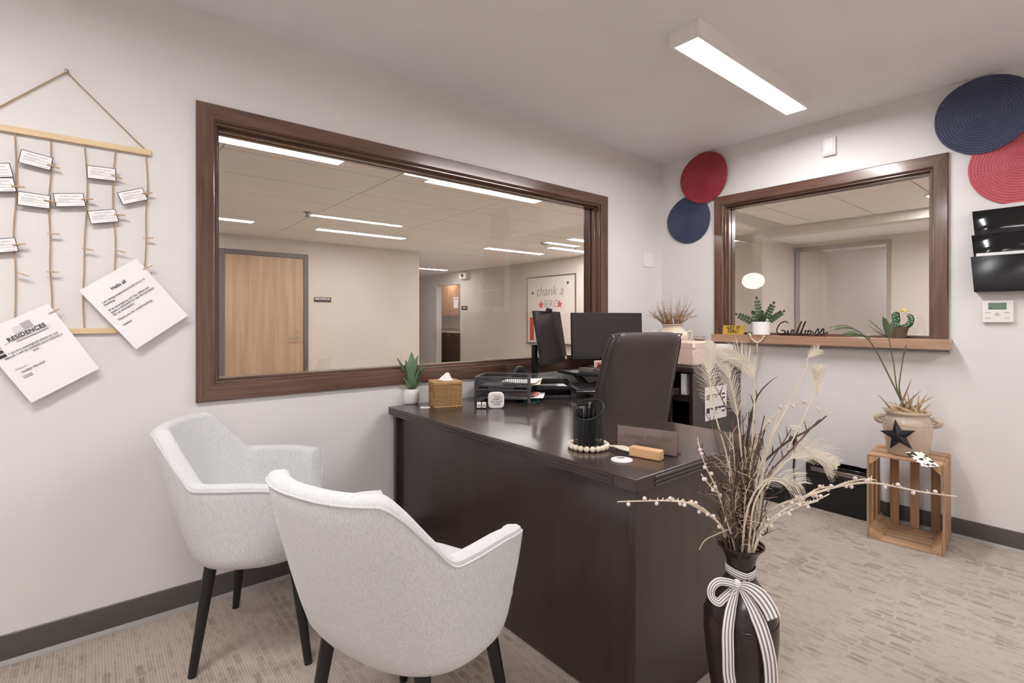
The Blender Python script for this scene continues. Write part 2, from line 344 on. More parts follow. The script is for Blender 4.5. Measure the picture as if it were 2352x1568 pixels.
# window 1 (wide, left wall): mitred casing, jamb liner, stops, pane
def mitred(u0, u1, v0, v1, w, t, put, mats, root, sides=('bottom', 'right', 'top', 'left')):
    o = [(u0 - w, v0 - w), (u1 + w, v0 - w), (u1 + w, v1 + w), (u0 - w, v1 + w)]; i = [(u0, v0), (u1, v0), (u1, v1), (u0, v1)]
    for k, nm in enumerate(('bottom', 'right', 'top', 'left')):
        if nm not in sides: continue
        a, b, c, d = o[k], o[(k + 1) % 4], i[(k + 1) % 4], i[k]
        e = .004  # eased inner and outer edges
        def mv(p, q, s_): return (p[0] + (q[0] - p[0]) * s_, p[1] + (q[1] - p[1]) * s_)
        vs = []
        for p, q in ((a, d), (b, c)):
            vs += [put(*p, 0), put(*p, t * .75), put(*mv(p, q, .07), t), put(*mv(p, q, .90), t), put(*mv(p, q, .95), t * .72), put(*q, t * .6), put(*q, 0)]
        gg = G().add(vs, [tuple(range(7))[::-1], tuple(range(7, 14))] + [(j, (j + 1) % 7, 7 + (j + 1) % 7, 7 + j) for j in range(7)])
        part('casing', gg, mats[k % 2], root)
def jamb(u0, u1, v0, v1, d0, d1, t, put, name, mats, root):   # rectangular liner ring between depths d0..d1, thickness t towards the opening
    for (a, b, c, d, mm) in ((u0, u1, v0, v0 + t, 0), (u0, u1, v1 - t, v1, 0), (u0, u0 + t, v0 + t, v1 - t, 1), (u1 - t, u1, v0 + t, v1 - t, 1)):
        q = [put(a, c, d0), put(b, c, d0), put(b, d, d0), put(a, d, d0), put(a, c, d1), put(b, c, d1), put(b, d, d1), put(a, d, d1)]
        part(name, G().add(q, [(3, 2, 1, 0), (4, 5, 6, 7), (0, 1, 5, 4), (1, 2, 6, 5), (2, 3, 7, 6), (3, 0, 4, 7)]), mats[mm], root, bev=.0015)
putA = lambda u, v, d: (u, -d, v)
w1 = thing('window_1', '', '', Matrix()); del w1['label'], w1['category']; w1['kind'] = 'structure'
mm = ('casing_x', 'casing_v')
mitred(AX0 + .004, AX1 - .004, AZ0 + .004, AZ1 - .004, .071, .02, putA, mm, w1)
jamb(AX0, AX1, AZ0, AZ1, .0, -WT, .014, putA, 'jamb', mm, w1)
jamb(AX0 + .014, AX1 - .014, AZ0 + .014, AZ1 - .014, -.035, -.066, .012, putA, 'stop', mm, w1)
jamb(AX0 + .014, AX1 - .014, AZ0 + .014, AZ1 - .014, -.078, -.110, .012, putA, 'stop', mm, w1)
mitred(AX0 + .004, AX1 - .004, AZ0 + .004, AZ1 - .004, .071, .02, lambda u, v, d: (u, WT + d, v), mm, w1)
part('pane', G().box(AX0 + .016, AX1 - .016, .069, .075, AZ0 + .016, AZ1 - .016), 'window_glass', w1, smooth=False)
# window 2 (right wall) with its stool
putB = lambda u, v, d: (-d, -u, v)
w2 = thing('window_2', '', '', Matrix()); del w2['label'], w2['category']; w2['kind'] = 'structure'
mb = ('casing_y', 'casing_v'); u0, u1 = -BY1, -BY0
mitred(u0 + .004, u1 - .004, BZ0, BZ1 - .004, .072, .02, putB, mb, w2, ('right', 'top', 'left'))
jamb(u0, u1, BZ0, BZ1, .0, -WT, .014, putB, 'jamb', mb, w2)
jamb(u0 + .014, u1 - .014, BZ0 + .004, BZ1 - .014, -.030, -.062, .012, putB, 'stop', mb, w2)
jamb(u0 + .014, u1 - .014, BZ0 + .004, BZ1 - .014, -.074, -.106, .012, putB, 'stop', mb, w2)
mitred(u0 + .004, u1 - .004, BZ0 + .004, BZ1 - .004, .072, .02, lambda u, v, d: (WT + d, -u, v), mb, w2)
part('pane', G().box(.065, .071, BY0 + .016, BY1 - .016, BZ0 + .012, BZ1 - .016), 'window_glass', w2, smooth=False)
sill = G().box(-.085, .03, -1.868, -.488, 1.031, 1.089); part('sill', sill, 'sill_wood', w2, bev=.003, label='lighter brown wooden sill board')
part('grey_strip', G().box(-.012, 0, -1.86, -.495, 1.010, 1.017), 'steel', w2)  # thin grey line below the sill

# ------------------------------------------------------------------ the lobby round the office
LZ = 2.35
struct('wall_far', G().box(-9, .62, 5.2, 5.4, 0, LZ + .02), 'wall_lobby_paint')
struct('wall_side', G().box(-9.1, -9, .15, 5.2, 0, LZ + .02), 'wall_lobby_paint')
KX = 3.15
g = G(); g.box(KX, KX + .12, .62, 7.73, 0, LZ + .02); g.box(KX, KX + .12, 8.81, 13, 0, LZ + .02); g.box(KX, KX + .12, 7.73, 8.81, 2.05, LZ + .02); struct('wall_board', g, 'wall_lobby_paint', smooth=False)
struct('trim_1', G().box(KX - .012, KX + .13, 8.79, 8.825, 0, 2.06), 'white_paint')
struct('wall_end', G().box(.42, KX + 3, 13, 13.1, 0, LZ + .02), 'wall_lobby_paint'); struct('wall_return', G().box(.42, .62, 5.4, 13, 0, LZ + .02), 'wall_lobby_paint')
# kitchenette shell beyond the opening
struct('wall_kitchen', G().box(KX + 1.2, KX + 1.3, 7.2, 11.5, 0, LZ), 'wall_lobby_paint'); struct('wall_kitchen_side', G().box(KX + .12, KX + 1.2, 11.4, 11.5, 0, LZ), 'wall_lobby_paint'); struct('wall_kitchen_near', G().box(KX + .12, KX + 1.2, 7.2, 7.3, 0, LZ), 'wall_lobby_paint')
# alcove seen through window 2: header, lower ceiling, side wall, far wall with a cased opening
struct('wall_header', G().box(2.95, KX, -4, .60, 2.25, LZ + .02), 'wall_lobby_paint')
struct('ceiling_alcove', G().box(KX, 6.5, -4, .62, 2.25, 2.30), 'ceiling_paint')
struct('wall_alcove', G().box(2.95, 6.4, .50, .62, 0, 2.25), 'wall_lobby_paint')
oy0 = on(2047, 537, 0, 3.95)[1]; oy1 = on(1822, 564, 0, 3.95)[1]
g = G(); g.box(3.95, 4.05, -4, oy0, 0, 2.25); g.box(3.95, 4.05, oy1, .5, 0, 2.25); g.box(3.95, 4.05, oy0, oy1, 2.19, 2.25); struct('wall_alcove_far', g, 'wall_lobby_paint', smooth=False)
g = G(); g.box(3.93, 4.07, oy1 - .045, oy1, 0, 2.19); g.box(3.93, 4.07, oy0, oy0 + .045, 0, 2.19); g.box(3.93, 4.07, oy0 + .045, oy1 - .045, 2.15, 2.19); struct('trim_2', g, 'trim_grey', bev=.003)
struct('wall_recess', G().box(5.2, 5.3, -4, .5, 0, 2.25), 'wall_paint'); struct('wall_recess_side', G().box(4.05, 5.2, oy1 + .0, oy1 + .08, 0, 2.25), 'wall_lobby_paint')
struct('wall_recess_end', G().box(.15, 6.4, -4.1, -4, 0, 2.4), 'wall_lobby_paint')
# suspended tile ceiling
ct = struct('ceiling_lobby', G().box(-9, KX, WT, 13, LZ + .02, LZ + .06).box(WT, 2.95, -4, WT, LZ + .02, LZ + .06).box(KX, 6.4, .62, 13, LZ, LZ + .06), 'tile_joint', smooth=False)
tile = G().box(.004, 1.216, .004, .606, 0, .018).mesh('ceiling_tile', False); tile.materials.append(MAT['tile_white'])
LIGHTS = [(-3.51, 1.18), (-1.555, 1.18), (-3.45, 4.10), (-1.485, 4.08), (1.21, 4.10), (1.5, 7.68), (1.58, 2.58), (1.95, 3.39)]
for i in range(-5, 4):
    for j in range(0, 16):
        x, y = i * 1.22 + .65, j * .61 + .16
        if y > 5.2 and x + 1.22 < .5: continue
        if x > KX: continue
        o = bpy.data.objects.new('tile', tile); COL.objects.link(o); o.parent = ct; o.location = (x, y, LZ)
for i in range(3):
    for j in range(-7, 0):
        if i == 2: continue
        o = bpy.data.objects.new('tile', tile); COL.objects.link(o); o.parent = ct; o.location = (.5 + i * 1.22, j * .613 + .50, LZ)
# mechanical room door
dm = lambda x, y: on(x, y, 1, 5.2)
dx0, dx1, dtop = dm(503, 569)[0], dm(707, 586)[0], 2.145
d1 = thing('door_1', '', '', T(0, 5.2, 0)); del d1['label'], d1['category']; d1['kind'] = 'structure'
fw = .062
g = G(); g.box(dx0, dx0 + fw, -.03, .05, 0, dtop); part('frame', g, 'door_frame', d1, bev=.003); part('frame', G().box(dx1 - fw, dx1, -.03, .05, 0, dtop), 'door_frame', d1, bev=.003); part('frame', G().box(dx0 + fw, dx1 - fw, -.03, .05, dtop - fw, dtop), 'door_frame', d1, bev=.003)
part('leaf', G().box(dx0 + fw + .003, dx1 - fw - .003, -.012, .03, .008, dtop - fw - .003), 'door_maple', d1, bev=.002)
hx, hz = dm(684, 777)[0], .93
hd = part('handle', G().tube([(hx, -.012, hz), (hx, -.055, hz), (hx - .02, -.062, hz), (hx - .13, -.062, hz - .004)], [.011, .011, .011, .009], 8), 'chrome', d1)
part('rose', G().tube([(hx, -.012, hz), (hx, -.022, hz)], .03, 16), 'chrome', d1); part('deadbolt', G().tube([(hx, -.012, hz + .10), (hx, -.024, hz + .10)], .026, 16), 'chrome', d1)
# ------------------------------------------------------------------ lights
def strip_light(label, M, mat, L=1.22, Wd=.15, h=.07, rim=.018, group=None, name='ceiling_light'):
    t = thing(name, label, 'light', M, group)          # hangs down from its origin at ceiling height
    g = G(); g.box(0, L, 0, rim, -h, 0); g.box(0, L, Wd - rim, Wd, -h, 0); g.box(0, rim, rim, Wd - rim, -h, 0); g.box(L - rim, L, rim, Wd - rim, -h, 0); g.box(rim, L - rim, rim, Wd - rim, -.012, 0)
    part('housing', g, 'white_paint', t, bev=.0015)
    part('diffuser', G().box(rim, L - rim, rim, Wd - rim, -h + .004, -h + .010), mat, t, smooth=False); return t
strip_light('long white rectangular ceiling light mounted above the desk', T(-1.66, -1.31, H), 'office_diffuser')
strip_light('long white rectangular ceiling light above the pale armchairs', T(-4.78, -1.31, H), 'office_diffuser')
strip_light('long white rectangular ceiling light mirrored in the wide window', T(-1.70, -3.60, H), 'office_diffuser')
strip_light('long white rectangular ceiling light at the back of the room', T(-4.78, -3.60, H), 'office_diffuser')
FILL_LIGHTS = [(3.35, 9.4, 'added strip light brightening the kitchenette beyond opening'), (1.0, -2.9, 'added unseen strip light brightening the corridor beyond right window'), (4.3, -.9, 'added strip light brightening the alcove recess beyond cased opening')]  # unseen lamps added to brighten the kitchenette, corridor and alcove
LL = ['glowing ceiling strip light nearest the window top left', 'glowing ceiling strip light along the window top centre', 'short visible strip light left end above wooden door', 'glowing strip light right above the wooden door frame', 'glowing strip light before the whiteboard wall', 'far strip light above the kitchenette opening', 'bright strip at right window jamb, upper of two', 'bright strip at right window jamb, lower of two']  # last two: bright strips at the jamb, modelled like the others
for x, y, lb in [(x, y, l) for (x, y), l in zip(LIGHTS, LL)] + FILL_LIGHTS:
    t = thing('strip_light', lb, 'light', T(x, y - .075, 2.25 if x > 4 else LZ), 'recessed strip lights of the lobby')
    g = G(); a, b, r_ = 1.25, .155, .012
    g.box(0, a, 0, r_, -.006, 0); g.box(0, a, b - r_, b, -.006, 0); g.box(0, r_, r_, b - r_, -.006, 0); g.box(a - r_, a, r_, b - r_, -.006, 0); part('trim', g, 'white_paint', t)
    part('diffuser', G().box(r_, a - r_, r_, b - r_, -.0035, 0), 'lobby_diffuser', t, smooth=False)
t = thing('panel_light', 'square white ceiling panel light seen through right window', 'light', T(2.27, -1.9, LZ))
part('diffuser', G().box(0, .6, 0, .6, -.008, 0), 'lobby_diffuser', t); part('trim', G().box(-.015, 0, -.015, .615, -.01, 0).box(.6, .615, -.015, .615, -.01, 0).box(0, .6, -.015, 0, -.01, 0).box(0, .6, .6, .615, -.01, 0), 'white_paint', t)
# glowing oval globe in front of the alcove wall
p = on(1730, 645, 1, .36); t = thing('oval_globe', 'glowing white oval globe seen in the right window', 'lamp', T(p.x, p.y, p.z))
part('globe', G().sphere((0, 0, 0), .115, 20, 12, (1.1, 1.1, .84)), 'oval_glow', t); part('arm', G().tube([(0, .09, 0), (0, .14, 0)], .02, 10), 'chrome', t)
for (px, py, lb) in ((705, 487, 'small ceiling sprinkler above the strip light by the door'), (1322, 566, 'small ceiling sprinkler beside right window jamb')):
    p = on(px, py, 2, LZ); s_ = thing('sprinkler', lb, 'sprinkler', T(p.x, p.y, LZ), 'lobby sprinklers')
    part('plate', G().lathe([(.038, -.004), (.038, 0)], 16), 'sprinkler', s_); part('head', G().lathe([(.026, -.05), (.026, -.046), (.007, -.04), (.009, -.004)], 12), 'sprinkler', s_)
p = on(1252, 556, 2, LZ); solo('smoke_detector', G().lathe([(.05, -.035), (.065, -.02), (.065, 0)], 24), 'sprinkler', 'round grey smoke detector on the lobby ceiling', 'detector', T(p.x, p.y, LZ))

# ------------------------------------------------------------------ desk
dk = thing('desk', 'dark espresso executive desk with reeded top edge', 'desk', T(-2.095, -.815, 0))
part('top', G().box(-.395, .395, -.785, .785, .703, .745), 'espresso', dk, bev=.003)
for k in range(3):
    z = .7125 + k * .0115
    part('reed', G().tube([(-.3955, -.70, z), (-.3955, .77, z)], .0032, 8), 'espresso', dk); part('reed', G().tube([(-.31, -.7855, z), (.38, -.7855, z)], .0032, 8), 'espresso', dk)
part('end_panel', G().box(-.375, .375, -.765, -.737, .0, .703), 'espresso_v', dk, bev=.002); part('end_panel', G().box(-.375, .375, .737, .765, 0, .703), 'espresso_v', dk, bev=.002)
part('front_panel', G().box(-.352, -.334, -.737, .737, .012, .703), 'espresso_v', dk)
pd = part('pedestal', G().box(-.30, .36, -.735, -.34, .03, .70), 'espresso_v', dk)
for z0, z1 in ((.05, .36), (.37, .52), (.53, .69)):
    dr = part('drawer', G().box(.36, .378, -.725, -.35, z0, z1), 'espresso', dk, bev=.002); part('handle', G().tube([(.378, -.60, z1 - .05), (.40, -.60, z1 - .05), (.40, -.48, z1 - .05), (.378, -.48, z1 - .05)], .004, 6), 'steel', dr)
rt = thing('desk_return', 'dark brown desk return running along the wall under the monitors', 'desk', T(-1.19, -.29, 0))
part('top', G().box(-.503, .502, -.31, .27, .703, .745), 'espresso', rt, bev=.003); part('back_panel', G().box(-.49, .50, .235, .253, .25, .703), 'espresso_v', rt); part('end_panel', G().box(.49, .515, -.25, .235, 0, .703), 'espresso_v', rt, bev=.002)
bk = thing('bookcase', 'dark brown low bookcase with shelves in the corner', 'bookcase', T(-.335, -.35, 0))
part('top', G().box(-.345, .33, -.345, .33, .852, .888), 'espresso', bk, bev=.006)
part('side_panel', G().box(-.325, .32, -.33, -.302, 0, .852), 'espresso_v', bk, bev=.002); part('side_panel', G().box(-.325, .32, .30, .325, 0, .852), 'espresso_v', bk, bev=.002)
part('back_panel', G().box(.30, .32, -.302, .30, .02, .852), 'espresso_v', bk)
part('shelf', G().box(-.32, .30, -.302, .30, .655, .698), 'espresso', bk, bev=.002); part('shelf', G().box(-.30, .30, -.302, .30, .34, .365), 'espresso', bk); part('shelf', G().box(-.31, .30, -.302, .30, .05, .075), 'espresso', bk)
for z in (.47, .53, .59): part('shelf_pin', G().sphere((-.29, -.299, z), .004, 8, 5), 'chrome', bk)
solo('binder', G().box(-.12, .12, -.02, .02, 0, .14), 'paper', 'white binder standing in the corner bookcase', 'binder', T(-.52, -.60, .698), bev=.002)

# ------------------------------------------------------------------ upholstered armchairs
def sgn_pow(v, e): return math.copysign(abs(v) ** e, v)
def sstep(a, b, x): t_ = min(1, max(0, (x - a) / (b - a))); return t_ * t_ * (3 - 2 * t_)
def chair_shell():
    cols = []
    angs = [i * 3.0 for i in range(0, 36)] + [108 + i * .8 for i in range(0, 31)] + [133 + i * 2.35 for i in range(0, 21)]
    full = [180 - a for a in angs] ; full = sorted(set([a for a in angs] + [360 - a for a in angs if 0 < a < 180]))
    for c in full:                                         # c = angle from the back
        cc = c if c <= 180 else 360 - c; side = 1 if c <= 180 else -1
        h = .824 - .166 * sstep(34, 73, cc) - .020 * sstep(80, 118, cc) - .188 * sstep(117, 130, cc)
        a = R(180 - c); ca, sa = math.cos(a), math.sin(a)
        def pt(z, inset=0.0):
            t = max(0, min(1, (z - .375) / .425)); fl = t ** .8; e = 2 / (2.4 + 1.3 * min(1, fl * 1.4)) if ca > 0 else 2 / 2.55
            if 0 >= ca > -.5: e = 2 / (2.55 + (1.3 * min(1, fl * 1.4) - .15) * (1 + ca * 2))
            dx, dy = sgn_pow(ca, e), sgn_pow(sa, e)
            bx = (.205 + .140 * fl) if dx < 0 else (.224 + .026 * fl); by = .270 + .028 * min(1, fl * 1.25)
            return V((dx * (bx - inset), dy * (by - inset), z))
        b = pt(.375); col = [V((0, 0, .352)), V((b.x * .45, b.y * .45, .353)), V((b.x * .8, b.y * .8, .358)), V((b.x * .94, b.y * .94, .367)), V((b.x * 1.005, b.y * 1.005, .385))]
        z0, z1 = .41, h - .016
        for k in range(9): col.append(pt(z0 + (z1 - z0) * k / 8))
        th = .05
        col += [pt(h - .006, .004), pt(h, .014), pt(h, th - .014), pt(h - .006, th - .004)]
        for k in range(6): col.append(pt(z1 - (z1 - .40) * k / 5, th))
        cols.append(col)
    n = len(cols); m = len(cols[0]); g = G()
    g.add([p for c in cols for p in c], [(i * m + j, ((i + 1) % n) * m + j, ((i + 1) % n) * m + j + 1, i * m + j + 1) for i in range(n) for j in range(m - 1)])
    return g, cols
def make_chair(label, M):
    t = thing('armchair', label, 'chair', M, 'pale grey armchairs facing the desk')
    g, cols = chair_shell(); me = g.mesh('shell'); me.shade_smooth()
    sh = part('shell', me, 'fabric', t)
    j = 13; part('piping', G().tube([c[j] + (c[j] - V((0, 0, c[j].z))).normalized() * .0012 for c in cols], .0028, 6, closed=True), 'fabric', sh)
    rows = []; N_ = 40
    for r_, z in ((.0, .478), (.5, .479), (.8, .474), (.92, .466), (1.0, .448), (1.0, .412), (.95, .40)):
        row = []
        for k in range(N_):
            a = 2 * math.pi * k / N_; row.append((.045 + sgn_pow(math.cos(a), .55) * .222 * r_, sgn_pow(math.sin(a), .55) * .238 * r_, z))
        rows.append(row)
    g = G(); g.add([p for r_ in rows for p in r_], [(i * N_ + k, i * N_ + (k + 1) % N_, (i + 1) * N_ + (k + 1) % N_, (i + 1) * N_ + k) for i in range(len(rows) - 1) for k in range(N_)])
    part('seat_cushion', g, 'fabric', t)
    for sx in (-1, 1):
        for sy in (-1, 1): part('leg', G().tube([(.14 if sx > 0 else -.125, sy * .165, .372), (.20 if sx > 0 else -.17, sy * .21, .0)], [.021, .0135], 16), 'black_plastic', t)
    return t
CH1 = T(-3.006, -1.214, 0, R(18.4)); CH2 = T(-3.173, -.385, 0, R(-29))
c1 = make_chair('pale grey fabric armchair nearest the camera, seen from behind', CH1)
dup(c1, CH2, 'pale grey fabric armchair standing against the window wall')

# ------------------------------------------------------------------ leather office chair
oc = thing('office_chair', 'dark brown leather office chair behind the desk', 'chair', T(-1.368, -.705, 0, R(-14)))
def ring(w, t, cy, z, n=36, e=.42, tilt=0):
    return [V((sgn_pow(math.cos(2 * math.pi * k / n), e) * w / 2, cy + sgn_pow(math.sin(2 * math.pi * k / n), e) * t / 2 + tilt, z)) for k in range(n)]
zs = [(.455, .36, .05, .02), (.465, .40, .085, .015), (.50, .43, .11, .0), (.60, .46, .125, -.015), (.70, .475, .13, -.03), (.80, .48, .125, -.05), (.90, .475, .12, -.078), (1.0, .465, .115, -.11), (1.07, .45, .11, -.135), (1.105, .425, .10, -.147), (1.122, .39, .08, -.152), (1.13, .33, .05, -.155)]
rings = [ring(w_, t_, cy, z) for z, w_, t_, cy in zs]; n = 36
g = G(); g.add([p for r_ in rings for p in r_], [(i * n + k, i * n + (k + 1) % n, (i + 1) * n + (k + 1) % n, (i + 1) * n + k) for i in range(len(rings) - 1) for k in range(n)] + [tuple(range(n))[::-1], tuple((len(rings) - 1) * n + k for k in range(n))])
back = part('backrest', g, 'leather', oc)
for fr in (.08, -.30):
    pts = [V((-w_ / 2 - .0, cy + fr * t_, z)) for z, w_, t_, cy in zs[1:11]] + [V((w_ / 2, cy + fr * t_, z)) for z, w_, t_, cy in zs[1:11]][::-1]
    part('seam', G().tube(spline(pts, 3), .0035, 6), 'leather', back)
st = ring(.5, .5, .27, 0, 36, .5); g = G(); rr = [(.96, .40), (1, .42), (1, .47), (.96, .495), (.8, .505), (.0, .51)]
g.add([V((p.x * s_, .27 + (p.y - .27) * s_, z)) for s_, z in rr for p in st], [(i * n + k, i * n + (k + 1) % n, (i + 1) * n + (k + 1) % n, (i + 1) * n + k) for i in range(5) for k in range(n)] + [tuple(range(n))[::-1]])
part('seat', g, 'leather', oc)
part('column', G().lathe([(.03, .09), (.03, .25), (.022, .25), (.022, .40)], 16, (0, .25, 0)), 'black_plastic', oc)
for k in range(5):
    a = 2 * math.pi * k / 5 + .3; e_ = V((math.cos(a) * .30, .25 + math.sin(a) * .30, .075)); lg = part('base_arm', G().tube([(0, .25, .105), e_], [.03, .018], 8), 'black_plastic', oc)
    part('caster', G().tube([e_ + V((-.012, 0, -.048)), e_ + V((.012, 0, -.048))], .026, 14), 'black_plastic', lg)
for s_ in (-1, 1): part('back_bracket', G().tube([(s_ * .06, .10, .41), (s_ * .06, .0, .41), (s_ * .06, -.02, .50)], .014, 8), 'black_plastic', oc)

# ------------------------------------------------------------------ monitors, riser, keyboard
def monitor(label, L_, R_, z0, h, tilt, nrm, glyph):
    L_, R_ = V(L_), V(R_); x = (R_ - L_); wd = x.length; x.normalize()
    nn = V((x.y, -x.x, 0));                                # towards the sitter
    up = (V((0, 0, 1)) * math.cos(tilt) - nn * math.sin(tilt))
    M = frame((L_ + R_) / 2 + V((0, 0, z0)), x, up); t = thing('monitor', label, 'monitor', M, 'monitors on the desk return')
    part('bezel', G().box(-wd / 2, wd / 2, 0, h, -.018, .0), 'black_plastic', t, bev=.003)
    part('screen', G().box(-wd / 2 + .008, wd / 2 - .008, .022, h - .008, .0, .0012), 'screen_black', t, smooth=False)
    part('rear_housing', G().box(-wd * .3, wd * .3, .06, h - .05, -.05, -.018), 'black_plastic', t, bev=.012)
    if glyph: part('badge', G().box(wd * .30, wd * .30 + .04, .007, .013, 0, .0012), 'steel', t)
    else: part('sticker', G().box(wd / 2 - .045, wd / 2 - .015, .003, .028, 0, .001), 'paper_cream', t)
    # stand: neck and foot, straight down in the world
    Mi = M.inverted(); c = M @ V((0, h * .35, -.05)); bk = nn * (.03 if glyph else .075); fz = .869 if glyph else .752; f = V((c.x, c.y, fz))
    part('neck', G().tube([Mi @ c, Mi @ (c - bk), Mi @ (f - bk)], .020, 10), 'black_plastic', t)
    g = G(); g.M = Mi @ T(f.x - bk.x, f.y - bk.y, fz - .006, math.atan2(x.y, x.x)); g.box(-.09, .09, -.045, .045, 0, .012); part('foot', g, 'black_plastic', t, bev=.003)
    return t
monitor('left black monitor turned sideways with a webcam on top', (-1.682, -.345, 0), (-1.215, -.085, 0), .933, .322, R(9), 1, False)
monitor('right black monitor, wide, behind the leather chair', (-1.215, -.13, 0), (-.675, -.30, 0), .93, .315, R(2), 1, True)
p0 = at(1261, 716, 3.12); wc = thing('webcam', 'small black webcam clipped on the left monitor', 'webcam', T(p0.x, p0.y, p0.z - .004, R(28)))
part('body', G().tube([(-.026, 0, .014), (.026, 0, .014)], .0135, 12), 'black_plastic', wc); part('lens', G().tube([(0, -.010, .014), (0, -.0165, .014)], .008, 12), 'black_gloss', wc); part('clip', G().box(-.012, .012, -.022, .02, -.006, .004).box(-.012, .012, -.022, -.019, -.022, -.006), 'black_plastic', wc)
rs = thing('monitor_riser', 'black sit-stand platform holding monitors and calculator', 'stand', T(-1.05, -.28, .745, R(-14)))
part('platform', G().prism([(-.28, -.06), (-.15, -.20), (.22, -.20), (.30, -.08), (.30, .16), (-.28, .16)], .098, .118), 'black_plastic', rs, bev=.004)
for x in (-.18, .2): part('lift_arm', G().bar((x, -.10, .012), (x, .10, .095), .02, .03), 'dark_metal', rs)
part('base_plate', G().box(-.21, .23, -.13, .13, 0, .014), 'black_plastic', rs, bev=.003)
RZ = .863
pc = on(1355, 850, 2, RZ + .008); ca = thing('calculator', 'grey desk calculator lying on black monitor platform', 'calculator', T(pc.x, pc.y, RZ, R(112)))
g = G(); g.add([(-.05, -.075, 0), (.05, -.075, 0), (.05, .075, 0), (-.05, .075, 0), (-.05, -.075, .012), (.05, -.075, .012), (.05, .075, .032), (-.05, .075, .032)], [(3, 2, 1, 0), (4, 5, 6, 7), (0, 1, 5, 4), (1, 2, 6, 5), (2, 3, 7, 6), (3, 0, 4, 7)]); part('body', g, 'steel', ca, bev=.003)
sl = lambda y: .012 + (y + .075) / .15 * .02
for i in range(4):
    for j in range(4):
        x, y = -.038 + i * .021, -.062 + j * .022; part('key', G().box(x, x + .015, y, y + .015, sl(y), sl(y) + .006), 'charcoal', ca)
part('display', G().add([(-.04, .035, sl(.035) + .001), (.04, .035, sl(.035) + .001), (.04, .06, sl(.06) + .001), (-.04, .06, sl(.06) + .001), (-.04, .035, sl(.035)), (.04, .035, sl(.035)), (.04, .06, sl(.06)), (-.04, .06, sl(.06))], [(0, 1, 2, 3), (7, 6, 5, 4), (0, 4, 5, 1), (1, 5, 6, 2), (2, 6, 7, 3), (3, 7, 4, 0)]), 'lcd', ca)
p = on(1376, 852, 2, RZ); fm = thing('photo_block', 'small square photo standing on black monitor platform', 'photo', frame((p.x, p.y, RZ), RGT + FWD * .15, UP))
part('block', G().box(-.032, .032, 0, .068, -.008, 0), 'paper', fm, bev=.001); part('picture', G().box(-.028, .028, .012, .064, 0, .0008), 'photo_pink', fm); part('figure', G().prism([(-.022, .014), (.022, .014), (.014, .034), (.004, .046), (-.003, .058), (-.008, .046), (-.014, .03)], .0008, .0012), 'photo_dark', fm)
kb = thing('keyboard', 'black keyboard with silver rim on a low wire stand', 'keyboard', T(-1.42, -.40, .745, R(58)) @ Matrix.Scale(.84, 4))
part('deck', G().box(-.17, .17, -.085, .085, .052, .066), 'charcoal', kb, bev=.003); part('rim', G().box(-.171, .171, -.086, .086, .046, .053), 'steel', kb, bev=.002)
for r_ in range(5):
    for k in range(13): part('key', G().box(-.158 + k * .0245, -.158 + k * .0245 + .020, -.072 + r_ * .025, -.052 + r_ * .025, .066, .0685), 'black_plastic', kb)
for s_ in (-1, 1): part('wire_foot', G().tube([(s_ * .14, -.07, .046), (s_ * .14, -.07, .004), (s_ * .14, .07, .004), (s_ * .14, .07, .046)], .003, 6), 'steel', kb)
# letter tray set, speaker, cable
ft = thing('letter_tray', 'black two tier plastic letter tray with dark front', 'tray', T(-1.59, -.33, .745, R(-40)))
for k in range(2):
    z = .0 + k * .052
    part('tier', G().box(-.10, .10, -.09, .09, z, z + .005).box(-.10, -.096, -.09, .09, z, z + .045).box(.096, .10, -.09, .09, z, z + .045).box(-.10, .10, .086, .09, z, z + .045).box(-.096, .096, -.09, -.086, z, z + .022), 'black_plastic', ft, bev=.0015)
for x in (-.085, -.025, .035): part('label_slot', G().box(x, x + .05, -.0925, -.09, .006, .018), 'charcoal', ft)
solo('paper_stack', G().box(-.08, .08, -.07, .07, 0, .008), 'paper', 'white papers lying in the black letter tray', 'paper', T(-1.59, -.33, .803, R(-33)))
solo('notebook', G().box(-.075, .075, -.05, .05, 0, .014), 'black_plastic', 'black notebook on top of the letter tray', 'notebook', T(-1.61, -.31, .842, R(-38)), bev=.002)
sp = thing('desk_speaker', 'rounded black speaker between the mesh trays and monitor', 'speaker', T(-1.66, -.115, .745, R(-35)))
g = G(); pts = [(math.cos(a) * .05, .085 + math.sin(a) * .085) for a in [2 * math.pi * k / 28 for k in range(28)]]; g.M = Matrix.Rotation(R(90), 4, 'X'); g.prism(pts, -.03, .03); part('body', g, 'charcoal', sp, bev=.008)
g = G(); g.M = Matrix.Rotation(R(90), 4, 'X'); g.prism([(x * .8, .085 + (y - .085) * .8) for x, y in pts], .03, .033); part('grille', g, 'black_plastic', sp)
solo('cable', G().tube(spline([(-.86, -.08, .98), (-.83, -.14, .90), (-.90, -.16, .80), (-1.0, -.10, .752)], 8), .0035, 6), 'black_plastic', 'black cable drooping behind the right monitor', 'cable', Matrix())
# ------------------------------------------------------------------ plant helpers
def leaf(g, base, d, up, L, wd, bend=.2, n=7, thick=0.0, prof=None, fold=.25):
    """blade from base along d, arching by bend towards -up; prof(t) gives the half width"""
    d = V(d).normalized(); up = V(up); side = d.cross(up).normalized(); upn = side.cross(d); rows = []
    prof = prof or (lambda t: math.sin(math.pi * min(1, .08 + t * .92)) ** .7)
    for i in range(n + 1):
        t = i / n; c = V(base) + d * (L * t) - upn * (bend * L * t * t); w_ = wd / 2 * prof(t)
        rows.append([c - side * w_ + upn * (fold * w_), c, c + side * w_ + upn * (fold * w_)])
    g.sheet(rows)
    if thick: g.sheet([[p - upn * thick * (1 if k == 1 else .2) for k, p in enumerate(r_)] for r_ in rows])
    return g
DZ = .745
